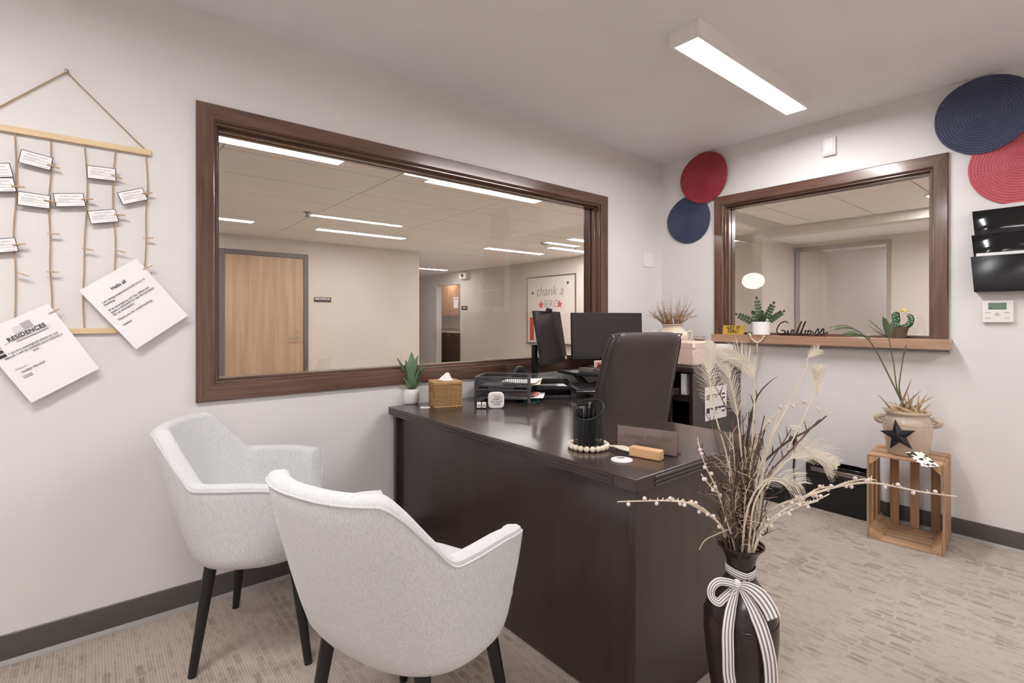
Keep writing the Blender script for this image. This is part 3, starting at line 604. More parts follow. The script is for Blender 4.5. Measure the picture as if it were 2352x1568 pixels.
# ------------------------------------------------------------------ things on the desk top
p = on(945, 926, 2, DZ); pl = thing('potted_succulent', 'green agave succulent in a white ribbed pot on desk', 'plant', T(p.x, p.y, DZ))
part('pot', G().lathe([(.02, 0), (.036, .002), (.042, .012), (.043, .05), (.038, .075), (.036, .079), (.032, .079), (.032, .068)], 14), 'pot_white', pl)
part('soil', G().lathe([(.0325, .066), (.0325, .069)], 16), 'soil', pl)
for (ax, lean, L_, wd, z0) in ((150, .26, .185, .055, .07), (60, .04, .21, .058, .07), (-70, .10, .195, .06, .07), (-30, .26, .165, .055, .07), (-150, .20, .15, .06, .07), (-100, .14, .14, .06, .07), (95, .20, .17, .045, .07), (-10, .42, .15, .040, .07), (190, .45, .09, .03, .065), (-45, .7, .07, .05, .068)):
    g = G(); a = R(ax); d = V((math.cos(a) * lean, math.sin(a) * lean, 1)); u = V((-math.cos(a), -math.sin(a), lean))
    leaf(g, (math.cos(a) * .008, math.sin(a) * .008, z0), d, u, L_, wd * 1.35, .10, 9, .004, lambda t: (.45 + .55 * math.sin(math.pi * min(1, t * 1.25 + .0) * .5 + .0)) * (1 - max(0, t - .35) / .65) ** .75 if t < 1 else 0, .45)
    part('leaf', g, 'agave', pl)
for ax, L_ in ((-30, .05), (170, .12)):
    g = G(); a = R(ax); g.tube(spline([(0, 0, .07), (math.cos(a) * L_ * .5, math.sin(a) * L_ * .5, .09), (math.cos(a) * L_, math.sin(a) * L_, .10 + .03 * (L_ > .1))], 5), [.003 - .0002 * k for k in range(11)], 6); part('root', g, 'agave_stem', pl)
# woven tissue box
q0, q1 = on(994.8, 937.3, 2, DZ), on(1066, 932.5, 2, DZ); xd = (q1 - q0).normalized(); S = .142
ctr = (q0 + q1) / 2 + V((-xd.y, xd.x, 0)) * (S / 2); tb = thing('tissue_box', 'square woven wicker tissue box on the desk', 'tissue box', frame((ctr.x, ctr.y, DZ), xd, V((-xd.y, xd.x, 0))))
def perim(u, s_):                                   # u 0..4 round a square with rounded corners, outward normal
    k = int(u) % 4; f_ = u - int(u); c = [(-1, -1), (1, -1), (1, 1), (-1, 1)]; a, b = c[k], c[(k + 1) % 4]
    nx, ny = [(0, -1), (1, 0), (0, 1), (-1, 0)][k]; return (a[0] + (b[0] - a[0]) * f_) * s_, (a[1] + (b[1] - a[1]) * f_) * s_, nx, ny
g = G(); HH = .125
for r_ in range(25):
    z = .006 + r_ * .0046; pts = []
    for k in range(96):
        u = k / 24.; x, y, nx, ny = perim(u, S / 2); o_ = .0028 * math.sin(2 * math.pi * 3 * (u % 1) + math.pi * ((r_ // 1) % 2)); pts.append((x + nx * o_, y + ny * o_, z))
    g.tube(pts, .0023, 5, closed=True)
part('weave', g, 'wicker', tb, stuff=True)
part('liner', G().box(-S / 2 + .003, S / 2 - .003, -S / 2 + .003, S / 2 - .003, .002, HH - .002), 'wicker', tb)
for z in (.003, .121, .127): part('braid', G().tube([(perim(k / 24., S / 2 + .001)[0], perim(k / 24., S / 2 + .001)[1], z + .0016 * math.sin(k * 1.9)) for k in range(96)], .004, 6, closed=True), 'wicker', tb)
g = G()
for r_ in range(22):
    y = -S / 2 + .005 + r_ * (S - .01) / 21
    g.tube([(-S / 2 + k * S / 24, y, .1265 + .0018 * math.sin(k * .8 + math.pi * (r_ % 2))) for k in range(25)], .0024, 5)
part('lid_weave', g, 'wicker', tb, stuff=True)
part('opening_rim', G().lathe([(.034, .127), (.036, .1305), (.030, .1305), (.028, .127)], 20, sy=.6), 'wicker', tb)
rows = []
for i in range(9):
    t_ = i / 8; row = []
    for k in range(25):
        a = 2 * math.pi * k / 24; wv = 1 + .35 * math.sin(3 * a + 1.3 * t_) * t_; rr_ = (.030 * (1 - t_) ** .9 + .004) * wv
        row.append((math.cos(a) * rr_ * 1.35 + .012 * t_ - .02 * t_ * (1 - t_), math.sin(a) * rr_ * .55, .128 + .044 * t_ ** 1.2 + .006 * math.sin(2 * a) * (1 - t_)))
    rows.append(row)
tg = G().sheet(rows); tis = part('tissue', tg, 'tissue', tb)
# decorative tin, little boxes, coasters
p = on(1140, 938, 2, DZ); tn = thing('round_tin', 'white rounded heart-lettered keepsake tin standing on desk', 'tin', frame((p.x, p.y, DZ), RGT + FWD * .10, UP))
sq = [(.041 * sgn_pow(math.cos(2 * math.pi * k / 40), .5), .041 + .041 * sgn_pow(math.sin(2 * math.pi * k / 40), .5)) for k in range(40)]
part('tin_body', G().prism(sq, -.03, -.004), 'tin_white', tn, bev=.004); part('tin_lid', G().prism([(x * .97, .041 + (y - .041) * .97) for x, y in sq], -.005, .002), 'tin_white', tn, bev=.003)
for body, x, y, s_ in (('You', .0, .056, .016), ('make', .0, .044, .016), ('my heart', .0, .031, .015), ('smile', .002, .019, .015)): letters(tn, body, s_, x, y, .0025, 'ink', shear=.3)
def heart(g, cx, cy, s_, z0, z1):
    pts = []
    for k in range(20):
        a = 2 * math.pi * k / 20; pts.append((cx + s_ * .06 * 16 * math.sin(a) ** 3 / 1.0, cy + s_ * .06 * (13 * math.cos(a) - 5 * math.cos(2 * a) - 2 * math.cos(3 * a) - math.cos(4 * a))))
    g.prism(pts, z0, z1)
for x, y in ((-.026, .036), (.025, .038), (.024, .054)): g = G(); heart(g, x, y, .0026, .002, .003); part('heart', g, 'ink', tn)
p = on(1106, 938, 2, DZ); sx = thing('salt_tray', 'tiny dark tray beside the white tin', 'tray', frame((p.x, p.y, DZ), RGT, FWD)); part('plate', G().box(-.026, .026, -.014, .014, 0, .005), 'dark_metal', sx, bev=.001)
for k, x in enumerate((-.013, .013)):
    o = thing('small_box', ('small white box on the tiny tray, left one' , 'small white box on the tiny tray, next to tin')[k], 'box', frame((p.x + RGT.x * x, p.y + RGT.y * x, DZ + .005), RGT, FWD), 'two small white boxes on the tiny tray'); part('body', G().box(-.0105, .0105, -.0105, .0105, 0, .027), 'tin_white', o, bev=.002); part('print', G().box(-.006, .006, -.0112, -.0105, .008, .016), 'ink_grey', o)
for (px, py, lb, r_) in ((977, 936, 'round white coaster between pot and tissue box', .028), (1428, 1057, 'round white coaster with dark mark on the desk corner', .035)):
    p = on(px, py, 2, DZ); o = thing('coaster', lb, 'coaster', frame((p.x, p.y, DZ), RGT, FWD), 'two white coasters'); part('disc', G().lathe([(r_ - .001, 0), (r_, .001), (r_, .003), (r_ - .001, .004)], 36), 'white_plastic', o); part('ring_print', G().lathe([(r_ * .86, .004), (r_ * .86, .0043)], 36), 'pot_white', o)
    part('mark', G().prism([(-.4 * r_, .52 * r_), (.4 * r_, .52 * r_), (.3 * r_, .3 * r_), (0, .22 * r_), (-.3 * r_, .3 * r_)], .0043, .0047), 'ink', o)
# stacked mesh trays
def mesh_panel(g, a, b, z0, z1, n, m, t=.0022):
    a, b = V(a), V(b)
    for i in range(n + 1):
        p_ = a.lerp(b, i / n); g.bar(p_ + V((0, 0, z0)), p_ + V((0, 0, z1)), t, t)
    for j in range(m + 1):
        z = z0 + (z1 - z0) * j / m; g.bar(a + V((0, 0, z)), b + V((0, 0, z)), t, t)
TR = T(-1.86, -.235, DZ, R(-52))
for k, lb in enumerate(('grey mesh paper tray, lower of the stacked pair', 'grey mesh paper tray, upper of the stacked pair')):
    t = thing('mesh_tray', lb, 'tray', TR @ T(0, 0, .018 + k * .066), 'stacked mesh trays'); W2, D2 = .15, .115
    cs = [(-W2, -D2), (W2, -D2), (W2, D2), (-W2, D2)]
    for i in range(4):
        a, b = cs[i], cs[(i + 1) % 4]
        if i == 1:
            continue
        g = G(); mesh_panel(g, (a[0], a[1], 0), (b[0], b[1], 0), .008, .046, 26 if i % 2 == 0 else 20, 5); part('mesh_side', g, 'tray_grey', t, stuff=True, smooth=False)
        g = G(); g.bar((a[0], a[1], .05), (b[0], b[1], .05), .012, .009); g.bar((a[0], a[1], .004), (b[0], b[1], .004), .006, .008); part('rail', g, 'tray_grey', t, bev=.001)
    part('floor_sheet', G().box(-W2, W2, -D2, D2, 0, .004), 'tray_grey', t)
    for (x, y) in cs: part('corner_post', G().bar((x, y, -.018), (x, y, .052), .014, .014), 'tray_grey', t, bev=.001)
def sheet_paper(name, label, M, w_, d_, curl, mat, cat='paper', group=None):
    rows = [[(-w_ / 2 + w_ * i / 6, -d_ / 2 + d_ * j / 8, .001 + curl * (j / 8) ** 2 + .25 * curl * math.sin(i * 1.3)) for i in range(7)] for j in range(9)]
    o = solo(name, G().sheet(rows), mat, label, cat, M, group); m_ = o.modifiers.new('s', 'SOLIDIFY'); m_.thickness = .0015; m_.offset = 1; return o
sheet_paper('paper_sheet', 'cream papers sticking out of the upper mesh tray', TR @ T(.09, .0, .095, R(6)), .21, .19, .012, 'paper_cream'); sheet_paper('paper_sheet', 'white paper on top in the upper mesh tray', TR @ T(.085, -.005, .107, R(-6)), .20, .18, .006, 'paper')
sheet_paper('paper_sheet', 'white and red leaflet sticking out of the lower mesh tray', TR @ T(.10, -.01, .026, R(5)), .23, .18, .006, 'paper'); sheet_paper('paper_sheet', 'reddish leaflet in the lower mesh tray', TR @ T(.10, -.02, .036, R(-8)), .17, .10, .006, 'paper_red'); sheet_paper('paper_sheet', 'teal leaflet corner under the lower mesh tray', TR @ T(.15, -.06, .002, R(20)), .09, .07, .012, 'teal')
# pen cup with pens, bead garland with wooden tag
p = on(1352, 1028, 2, DZ); cup = thing('pen_cup', 'black mesh pen cup with slanted rim ringed by beads', 'cup', T(p.x, p.y, DZ)); cr, chh = .052, .165
cdir = math.atan2(-FWD.y, -FWD.x)
def rimz(a): return chh - .032 * (1 + math.cos(a - cdir + .5)) / 1.0 * .9
g = G()
for k in range(56):
    for s_ in (-1, 1):
        a0 = 2 * math.pi * k / 56; pts = []
        for i in range(8):
            a = a0 + s_ * i * .12; z = .004 + i * (rimz(a0 + s_ * .84) - .004) / 7; pts.append((math.cos(a) * cr, math.sin(a) * cr, z))
        g.tube(pts, .0008, 3, cap=False)
part('mesh_wall', g, 'black_plastic', cup, stuff=True, smooth=False)
part('rim', G().tube([(math.cos(2 * math.pi * k / 40) * cr, math.sin(2 * math.pi * k / 40) * cr, rimz(2 * math.pi * k / 40)) for k in range(40)], .0036, 8, closed=True), 'black_plastic', cup); part('base', G().lathe([(cr, 0), (cr + .001, .005), (cr - .002, .008)], 32), 'black_plastic', cup)
for k in range(16):
    a = k * 2.399; r_ = .010 + .034 * ((k * .618) % 1) ** .5; b = V((math.cos(a) * r_ * .9, math.sin(a) * r_ * .9, .009)); tt = V((math.cos(a + .3) * r_ * 1.0, math.sin(a + .3) * r_ * 1.0, .138 + .018 * ((k * .37) % 1)))
    grey = k in (3, 8, 11); M0 = cup.matrix_world
    o = thing('pen', 'light grey pen in the mesh cup' if grey else 'black pen standing in the mesh cup', 'pen', M0 @ T(b.x, b.y, b.z), 'grey pens in the mesh cup' if grey else 'black pens in the mesh cup'); d = tt - b
    part('barrel', G().tube([(0, 0, 0), d * .08, d * .7], [.0015, .0045, .005], 8), 'pen_grey' if grey else 'pen_black', o); part('cap', G().tube([d * .7, d], [.0056, .0052], 8), 'pen_grey' if grey else 'pen_black', o)
bg = thing('bead_garland', 'cream wooden bead garland with tassel around the pen cup', 'garland', T(p.x, p.y, DZ))
for k in range(20):
    a = 2 * math.pi * k / 20; part('bead', G().sphere((math.cos(a) * .0645, math.sin(a) * .0645, .0103), .0103, 12, 8), 'bead_cream', bg)
# tassel cords to the tag
wl, wr = on(1444, 1047, 2, DZ), on(1516, 1060, 2, DZ); dw = (wr - wl).normalized(); side = V((-dw.y, dw.x, 0))
if side.dot(FWD) < 0: side = -side
tg = V((wl.x, wl.y, DZ)) + side * .018; st0 = V((p.x, p.y, DZ)) + RGT * .068 - FWD * .02; Mi = bg.matrix_world.inverted()
for k in range(7):
    o_ = (k - 3) * .0045; pts = spline([st0 + V((0, 0, .012)), st0.lerp(tg, .3) + side * o_ * .4 + V((0, 0, .016)), st0.lerp(tg, .65) + side * o_ * 1.3 + V((0, 0, .017 + .002 * (k % 2))), tg + side * o_ + V((0, 0, .016))], 5); part('tassel_cord', G().tube([Mi @ q for q in pts], .003, 5), 'bead_cream', bg)
wt = thing('wooden_tag', 'small light wooden block lying before the name plate', 'wood block', frame((wl.x, wl.y, DZ), dw, side)); part('block', G().box(0, (wr - wl).length, 0, .034, 0, .032), 'peach_wood', wt, bev=.004)
# acrylic name plate
nl, nr = on(1416, 1030, 2, DZ), on(1556, 1050, 2, DZ); nx = (nr - nl).normalized(); nw = (nr - nl).length; lean = (UP + V((nx.y * -1, nx.x, 0)) * -.0)
zt = on(1416, 974, 1, nl.y)[2] - DZ; npt = thing('name_plate', 'clear acrylic name plate standing at the desk corner', 'name plate', frame((nl.x, nl.y, DZ), nx, UP))
part('front_sheet', G().box(0, nw, 0, zt, -.002, 0), 'clear_acrylic', npt, smooth=False); part('insert', G().box(.003, nw - .003, .003, zt - .003, -.0045, -.003), 'name_print', npt); part('foot', G().box(0, nw, 0, .003, -.05, .0), 'clear_acrylic', npt)
letters(npt, 'Lindsey Marshall', .024, nw / 2, zt * .52, .0012, 'plate_ink', shear=.25); part('fine_print', G().box(nw * .32, nw * .49, zt * .34, zt * .40, .0003, .0012).box(nw * .51, nw * .68, zt * .34, zt * .40, .0003, .0012), 'plate_ink', npt)

# ------------------------------------------------------------------ on the bookcase
TB = .888
p = V((-.40, -.36, TB)); jr = thing('stoneware_jar', 'cream stoneware jar with brown stripes and small handles', 'jar', T(p.x, p.y, TB, HEAD))
part('body', G().lathe([(.07, 0), (.098, .004), (.104, .03), (.106, .10), (.112, .15), (.114, .185), (.105, .215), (.082, .238), (.068, .250), (.068, .262), (.078, .274), (.078, .278), (.068, .278), (.062, .262), (.066, .24)], 36), 'stoneware', jr)
for s_ in (-1, 1): part('handle', G().tube(spline([(0, s_ * .10, .215), (0, s_ * .138, .222), (0, s_ * .140, .18), (0, s_ * .112, .14)], 6), .007, 8), 'stoneware', jr)
rnd = random.Random(3); g = G()
for k in range(80):
    a = rnd.uniform(0, 6.28); l_ = rnd.uniform(.07, .24); o_ = V((math.cos(a), math.sin(a), 0)); sp_ = rnd.uniform(.2, 1.0); q = [V((0, 0, .25)) + o_ * .03, V((0, 0, .30)) + o_ * (.05 + .04 * sp_), V((0, 0, .30 + l_ * (1.1 - .8 * sp_))) + o_ * (.06 + .13 * sp_)]
    q = [x + V((rnd.uniform(-.012, .012), rnd.uniform(-.012, .012), 0)) for x in q]; g.tube(spline(q, 4), [.0024 - .0002 * i for i in range(9)], 4)
    for j in range(2): b = spline(q, 4)[5 + j]; g.tube([b, b + V((rnd.uniform(-.03, .03), rnd.uniform(-.03, .03), rnd.uniform(.0, .035)))], [.0014, .0006], 3)
df = solo('dried_flowers', g, 'dry_brown', 'bunch of dried brown sprigs in the striped stoneware jar', 'dried flowers', jr.matrix_world); df['kind'] = 'stuff'
g = G()
for k in range(9): a = k * 2.4; g.sphere((math.cos(a) * .055, math.sin(a) * .055, .292 + .02 * (k % 3)), .02, 7, 5, (1, 1, .8))
part('seed_heads', g, 'dry_leaf', df)
for k in range(1): pass
pb = thing('pink_box', 'pale pink box with curved side on the bookcase', 'box', T(-.49, -.585, TB, R(0)))
part('body', G().box(-.12, .115, -.075, .075, 0, .165), 'pink_box', pb, bev=.014); part('lid_seam', G().box(-.1205, .1155, -.0755, .0755, .118, .1205), 'paper_red', pb); part('clasp', G().box(.115, .122, -.02, .02, .10, .135), 'dark_metal', pb)
md = solo('metal_dish', G().lathe([(.018, 0), (.03, .002), (.05, .022), (.052, .026), (.048, .026), (.03, .006)], 8), 'chrome', 'shiny faceted metal dish on the pink box', 'dish', T(-.44, -.60, TB + .165, .3))
solo('white_box', G().box(-.10, .10, -.09, .09, 0, .13), 'paper', 'plain white carton beside the pink box on bookcase', 'box', T(-.14, -.56, TB), bev=.004)
# calendar sheets on the bookcase side
cs = thing('calendar_sheet', 'printed calendar page taped to the bookcase side', 'calendar', frame((-.372, -.682, .628), (1, 0, 0), (0, 0, 1)))
cw, chh2 = .285, .225; part('page', G().box(-cw / 2, cw / 2, -chh2 / 2, chh2 / 2, 0, .0015), 'paper', cs)
rnd = random.Random(5); cs2 = []
for k, (y0) in enumerate((.055, -.035)):
    g = G()
    for i, (x0, x1) in enumerate(((-.125, -.08), (-.065, -.03), (-.02, .022), (.03, .07), (.078, .12))): g.box(x0, x1, y0 - .008, y0 + .006, .0015, .002)
    g.box(-.125, -.085, y0 - .03, y0 - .008, .0015, .002); g.box(.078, .12, y0 - .036, y0 - .024, .0015, .002); g.box(-.03, .015, y0 - .018, y0 - .013, .0015, .002)
    for x, y in ((-.09, y0 - .045), (-.04, y0 - .035), (.0, y0 - .036)): g.box(x, x + .008, y, y + .006, .0015, .002)
    part('month_table', g, 'ink', cs)
g = G()
for k in range(9): y = .10 - k * .022; g.box(-.12, .10 - .03 * (k % 3), y, y + .0018, .0015, .0019)
part('print_lines', g, 'ink_grey', cs)

# ------------------------------------------------------------------ on the window sill
SZ = 1.089
p = on(1683, 770, 2, SZ); p = V((-.055, on(1683, 760, 0, -.055)[1], SZ)); gs = thing('gold_sign', 'small gold sign with bold black lettering on sill', 'sign', frame(p + V((0, 0, 0)), (0, -1, 0), (.15, 0, 1)) @ Matrix.Scale(1.2, 4))
part('plate', G().box(-.066, .066, 0, .056, -.006, 0), 'gold', gs, bev=.001); part('easel', G().box(-.01, .01, 0, .04, -.025, -.006), 'gold', gs)
letters(gs, 'GET IT', .026, 0, .0315, .0006, 'black_ink', bold=.0007, spacing=1.1); letters(gs, 'GIRL!', .026, 0, .010, .0006, 'black_ink', bold=.0007, spacing=1.1)
py_ = on(1749, 770, 0, -.03)[1]; zp = thing('potted_zz_plant', 'small dark green leafy plant in white cylinder pot', 'plant', T(-.035, py_, SZ) @ Matrix.Scale(1.18, 4))
part('pot', G().lathe([(.044, 0), (.048, .003), (.049, .076), (.047, .078), (.044, .076), (.044, .066)], 28), 'pot_white', zp); part('soil', G().lathe([(.0445, .062), (.0445, .066)], 20), 'soil', zp)
def sprig(base, d, L_, nl, sz):
    g = G(); d = V(d).normalized(); s_ = d.cross(V((1, .2, 0))).normalized(); g.tube([V(base), V(base) + d * L_], [.0022, .0012], 5)
    for k in range(nl):
        t_ = .36 + .64 * k / (nl - 1); b = V(base) + d * L_ * t_
        for sg in ((-1, 1) if k < nl - 1 else (0,)): leaf(g, b, d * (.55 if sg else 1) + s_ * sg, V((-1, 0, .2)), sz * (1 - .35 * t_), sz * .55, .05, 5, .0008, None, .1)
    return g
for base, d, L_, nl, sz in (((0, .0, .06), (-.1, .12, 1), .155, 6, .030), ((0, .01, .06), (-.3, .85, .45), .135, 6, .032), ((0, -.01, .06), (-.2, -.5, .85), .145, 6, .030), ((.0, -.01, .06), (-.25, -.85, .50), .155, 7, .028), ((0, .0, .06), (-.45, .30, .8), .075, 3, .045), ((0, 0, .06), (-.5, -.3, .65), .095, 5, .032)): part('leafy_stem', sprig(base, d, L_, nl, sz), 'leaf_dark', zp)
sg_ = thing('sill_beads', 'string of cream beads with tassel hanging over sill', 'garland', T(-.09, py_ + .0, SZ))
pts = [(0.0, .05, .006), (-.004, .048, -.008), (-.005, .042, -.022), (-.005, .034, -.032), (-.005, .024, -.040), (-.005, .013, -.047), (-.005, .001, -.050), (-.005, -.011, -.047), (-.005, -.022, -.040), (-.005, -.032, -.031), (-.005, -.040, -.021), (-.004, -.047, -.009), (0, -.056, .006), (.0, -.068, .006), (0, .062, .006)]
for q in pts: part('bead', G().sphere(q, .0063, 9, 6), 'bead_cream', sg_)
part('tassel', G().lathe([(.003, 0), (.006, -.008), (.005, -.016), (.008, -.03), (.011, -.075), (.010, -.078)], 10, (-.006, .001, -.055)), 'jute', sg_)
# script word sign
gy = on(1845, 760, 0, -.05)[1]; gw = thing('script_sign', 'dark metal cursive word sign standing on the sill', 'sign', frame((-.06, gy, SZ), (0, -1, 0), (0, 0, 1)) @ Matrix.Scale(1.35, 4))
strokes = [[(-.068, .052), (-.080, .060), (-.105, .050), (-.122, .022), (-.112, .004), (-.092, .004), (-.082, .018), (-.100, .020), (-.082, .018), (-.084, .004), (-.076, .004)],
 [(-.076, .004), (-.066, .020), (-.068, .010), (-.062, .003), (-.054, .010)], [(-.054, .010), (-.048, .024), (-.050, .020), (-.040, .021), (-.044, .008), (-.038, .003), (-.028, .012)],
 [(-.028, .012), (-.010, .050), (-.004, .060), (-.012, .045), (-.026, .010), (-.020, .002), (-.010, .010)], [(-.010, .010), (.010, .052), (.014, .060), (.004, .042), (-.006, .008), (.002, .002), (.012, .010), (.010, .020), (.018, .018)],
 [(.018, .018), (.030, .022), (.022, .010), (.026, .002), (.036, .008), (.036, .020), (.028, .022), (.044, .018)], [(.044, .018), (.054, .010), (.068, .030), (.071, .017), (.068, .005), (.058, .002), (.074, .007)], [(.074, .007), (.090, .030), (.093, .017), (.090, .005), (.080, .002), (.100, .010), (.112, .016)]]
for s_ in strokes: part('letter_stroke', G().tube(spline([(x, y * 1.15 + .003, 0) for x, y in s_], 5), .0030, 6), 'dark_metal', gw)
part('bottom_rail', G().box(-.11, .105, 0, .0025, -.004, .004), 'dark_metal', gw)
# cactus
cy = on(2062, 770, 0, -.035)[1]; cc = thing('potted_cactus', 'small artificial cactus with yellow flower in brown pot', 'cactus', T(-.04, cy, SZ) @ Matrix.Scale(1.22, 4))
part('pot', G().lathe([(.030, 0), (.033, .002), (.044, .052), (.045, .055), (.041, .055), (.039, .045)], 24), 'pot_bronze', cc); part('soil', G().lathe([(.040, .042), (.040, .046)], 18), 'soil', cc)
def cact(pts, r_, nm='cactus_arm'):
    g = G(); pts = spline(pts, 5); n_ = len(pts); g.tube(pts, [r_ * (1 - .9 * max(0, (i / (n_ - 1) - .8) / .2) ** 2) for i in range(n_)], 10); a = part(nm, g, 'cactus', cc); g2 = G()
    for i in range(1, n_ - 1, 2):
        for k in range(6): aa = k * 1.047 + i * .4; g2.sphere(pts[i] + V((math.cos(aa), math.sin(aa), .3 * math.sin(aa * 2))) * r_ * .95, .0028, 5, 4)
    part('spines', g2, 'cactus_spot', a, stuff=True)
cact([(0, .005, .045), (0, .006, .09), (-.002, .008, .128)], .017, 'cactus_stem'); cact([(0, .02, .05), (-.004, .045, .07), (-.004, .052, .10)], .010); cact([(0, -.015, .05), (-.004, -.045, .065), (-.004, -.054, .095), (-.004, -.044, .115)], .013); cact([(-.012, 0, .05), (-.02, -.012, .07)], .012)
g = G()
for k in range(7): a = k * .9; leaf(g, (-.004, -.022, .128), (math.cos(a) * .6 - .3, math.sin(a), .25), (0, 0, 1), .03, .018, .3, 4)
part('flower', g, 'flower', cc)
# ------------------------------------------------------------------ wall hanging on the left wall
hg = thing('wall_hanging', 'wood and twine photo hanger on the left wall', 'wall hanging', wallA(-3.754, 1.15))
part('top_bar', G().box(-.253, .253, .700, .722, .0, .016), 'pale_wood', hg, bev=.001); part('bottom_bar', G().box(-.253, .160, -.004, .017, 0, .012), 'pale_wood', hg, bev=.001)
for s_ in (-1, 1): part('hanging_cord', G().tube([(0, .957, .008), (s_ * .236, .720, .008)], .0025, 6), 'twine', hg)
nail = part('nail', G().lathe([(.002, 0), (.002, .012), (.007, .012), (.007, .015), (.003, .017)], 12, (0, .958, 0)), 'steel', hg)
SX = (-.229, -.136, -.043, .050, .142, .236); rnd = random.Random(2)
for i, x in enumerate(SX):
    q = [(x, .70, .009)] + [(x + rnd.uniform(-.008, .008) , .70 - .70 * k / 6, .009) for k in range(1, 6)] + [(x, .012 if i < 5 else .05, .009)]; part('twine_string', G().tube(spline(q, 5), .0024, 6), 'twine', hg)
def card(name, cx, cz, w_, h_, ang, label, off=.022):
    t = thing('note_card', label, 'card', wallA(cx, cz, R(ang), off), 'printed cards clipped on the wall hanging')
    part('border', G().box(-w_ / 2, w_ / 2, -h_ / 2, h_ / 2, 0, .0008), 'navy_border', t); part('face', G().box(-w_ / 2 + .0022, w_ / 2 - .0022, -h_ / 2 + .0022, h_ / 2 - .0022, .0008, .0012), 'paper', t)
    g = G()
    for k, (x0, x1, y) in enumerate(((-.30, .02, .27), (.06, .34, .25), (-.38, .12, .10), (-.38, .40, .02), (-.38, -.02, -.08), (-.38, .40, -.16), (.10, .42, -.36))): g.box(x0 * w_, x1 * w_, y * h_ - .0006, y * h_ + (.0006 if k > 1 else .0012), .0012, .0015)
    part('printed_lines', g, 'ink_grey', t)
def z1(x, y): return (x / 3.646, 130 + y / 3.646)
def z2(x, y): return (x / 3.825, 540 + y / 3.825)
CW, CHH = .0855, .049
for cx, cz, a, lb in ((-3.835, 1.764, -9, 'tilted white note card highest on the hanger, left'), (-3.654, 1.750, 2, 'white note card highest right of the middle string'), (-3.840, 1.621, -2, 'white note card left of a neighbouring card, second string'), (-3.745, 1.636, 9, 'white note card clipped at the middle string'), (-3.560, 1.678, 22, 'white note card tilted up beside the last string'), (-3.649, 1.588, 13, 'white note card lowest in the right column'), (-3.938, 1.708, 12, 'white note card cut by the left edge, upper'), (-3.930, 1.660, 10, 'white note card cut by the left edge, middle'), (-3.925, 1.452, 12, 'white note card cut by left edge, lowest')):
    card('c', cx, cz, CW, CHH, a, lb)
pins = [(z1(447, 915), -14), (z1(980, 1003), -18), (z1(150, 1085), 2), (z1(420, 1208), -8), (z1(732, 1190), 8), (z1(1235, 1140), 12), (z1(1002, 1322), -2), (z1(448, 1482), 3), (z1(1242, 1517), 5), (z2(168, 78), 12), (z2(772, 122), -10), (z2(1055, 140), -14), (z2(198, 342), -22), (z2(463, 322), 0), (z2(1297, 283), 28), (z2(475, 667), 32)]
held = {0: 'top left card', 1: 'top right card', 2: 'left edge cards', 3: 'second string card', 4: 'middle card', 5: 'upturned right card', 6: 'lowest right card', 9: 'lowest left card', 14: 'right letter', 15: 'left letter'}
empty_at = {7: 'second string, upper', 8: 'last string, upper', 10: 'middle string', 11: 'fourth string', 12: 'first string, low', 13: 'second string, low'}
for k, ((x, y), a) in enumerate(pins):
    q = on(x, y, 1, -.03); lb = ('tiny wooden clothespin holding the ' + held[k]) if k in held else ('tiny empty wooden clothespin on the ' + empty_at[k])
    t = thing('clothespin', lb, 'clothespin', wallA(q.x, q.z, R(a), .0235), 'tiny clothespins on the twine strings')
    part('jaw', G().add([(-.017, -.0018, .0018), (.017, -.0018, .0045), (.017, .0018, .0045), (-.017, .0018, .0018), (-.017, -.0018, .0045), (.017, -.0018, .0075), (.017, .0018, .0075), (-.017, .0018, .0045)], [(3, 2, 1, 0), (4, 5, 6, 7), (0, 1, 5, 4), (1, 2, 6, 5), (2, 3, 7, 6), (3, 0, 4, 7)]), 'clip_wood', t)
    part('jaw', G().add([(-.017, -.0018, -.0018), (.017, -.0018, -.0045), (.017, .0018, -.0045), (-.017, .0018, -.0018), (-.017, -.0018, .0008), (.017, -.0018, -.0018), (.017, .0018, -.0018), (-.017, .0018, .0008)], [(3, 2, 1, 0), (4, 5, 6, 7), (0, 1, 5, 4), (1, 2, 6, 5), (2, 3, 7, 6), (3, 0, 4, 7)]), 'clip_wood', t)
    part('spring', G().tube([(.002, -.0026, .0016), (.002, .0026, .0016)], .0022, 8), 'steel', t)
def letter_sheet(label, cx, cz, ang, off):
    t = thing('letter', label, 'paper', wallA(cx, cz, R(ang), off)); w_, h_ = .2159, .2794
    rows = [[(-w_ / 2 + w_ * i / 6, -h_ / 2 + h_ * j / 8, .006 * (1 - j / 8) ** 2 + .002 * (1 - i / 6)) for i in range(7)] for j in range(9)]
    pg = part('page', G().sheet(rows), 'paper', t, smooth=False); m_ = pg.modifiers.new('s', 'SOLIDIFY'); m_.thickness = .0006; return t
def lz(x, y, w_=.2159, h_=.2794): j = (y + h_ / 2) / h_; i = (x + w_ / 2) / w_; return .006 * (1 - j) ** 2 + .002 * (1 - i) + .0016
t2 = letter_sheet('white printed letter hanging at right under last string', -3.549, 1.260, 37.5, .026)
letters(t2, 'Hello all', .0165, .0, .085, lz(.0, .085), 'ink', bold=.0003)
for body, y in (('I am doing inspections/walk thru\'s in', .060), ('Pershing', .049), ('If an emergency call the office and', .026), ('leave a voicemail or use the prompts', .015), ('for an emergency', .004), ('Thank you for understanding,', -.020), ('Lindsey', -.044)): letters(t2, body, .0112, -.083, y, lz(-.08, y) + .0006, 'ink', align='LEFT')
t1 = letter_sheet('white printed letter with grey logo hanging at lower left', -3.818 - .015, 1.093 - .02, 30.6, .026)
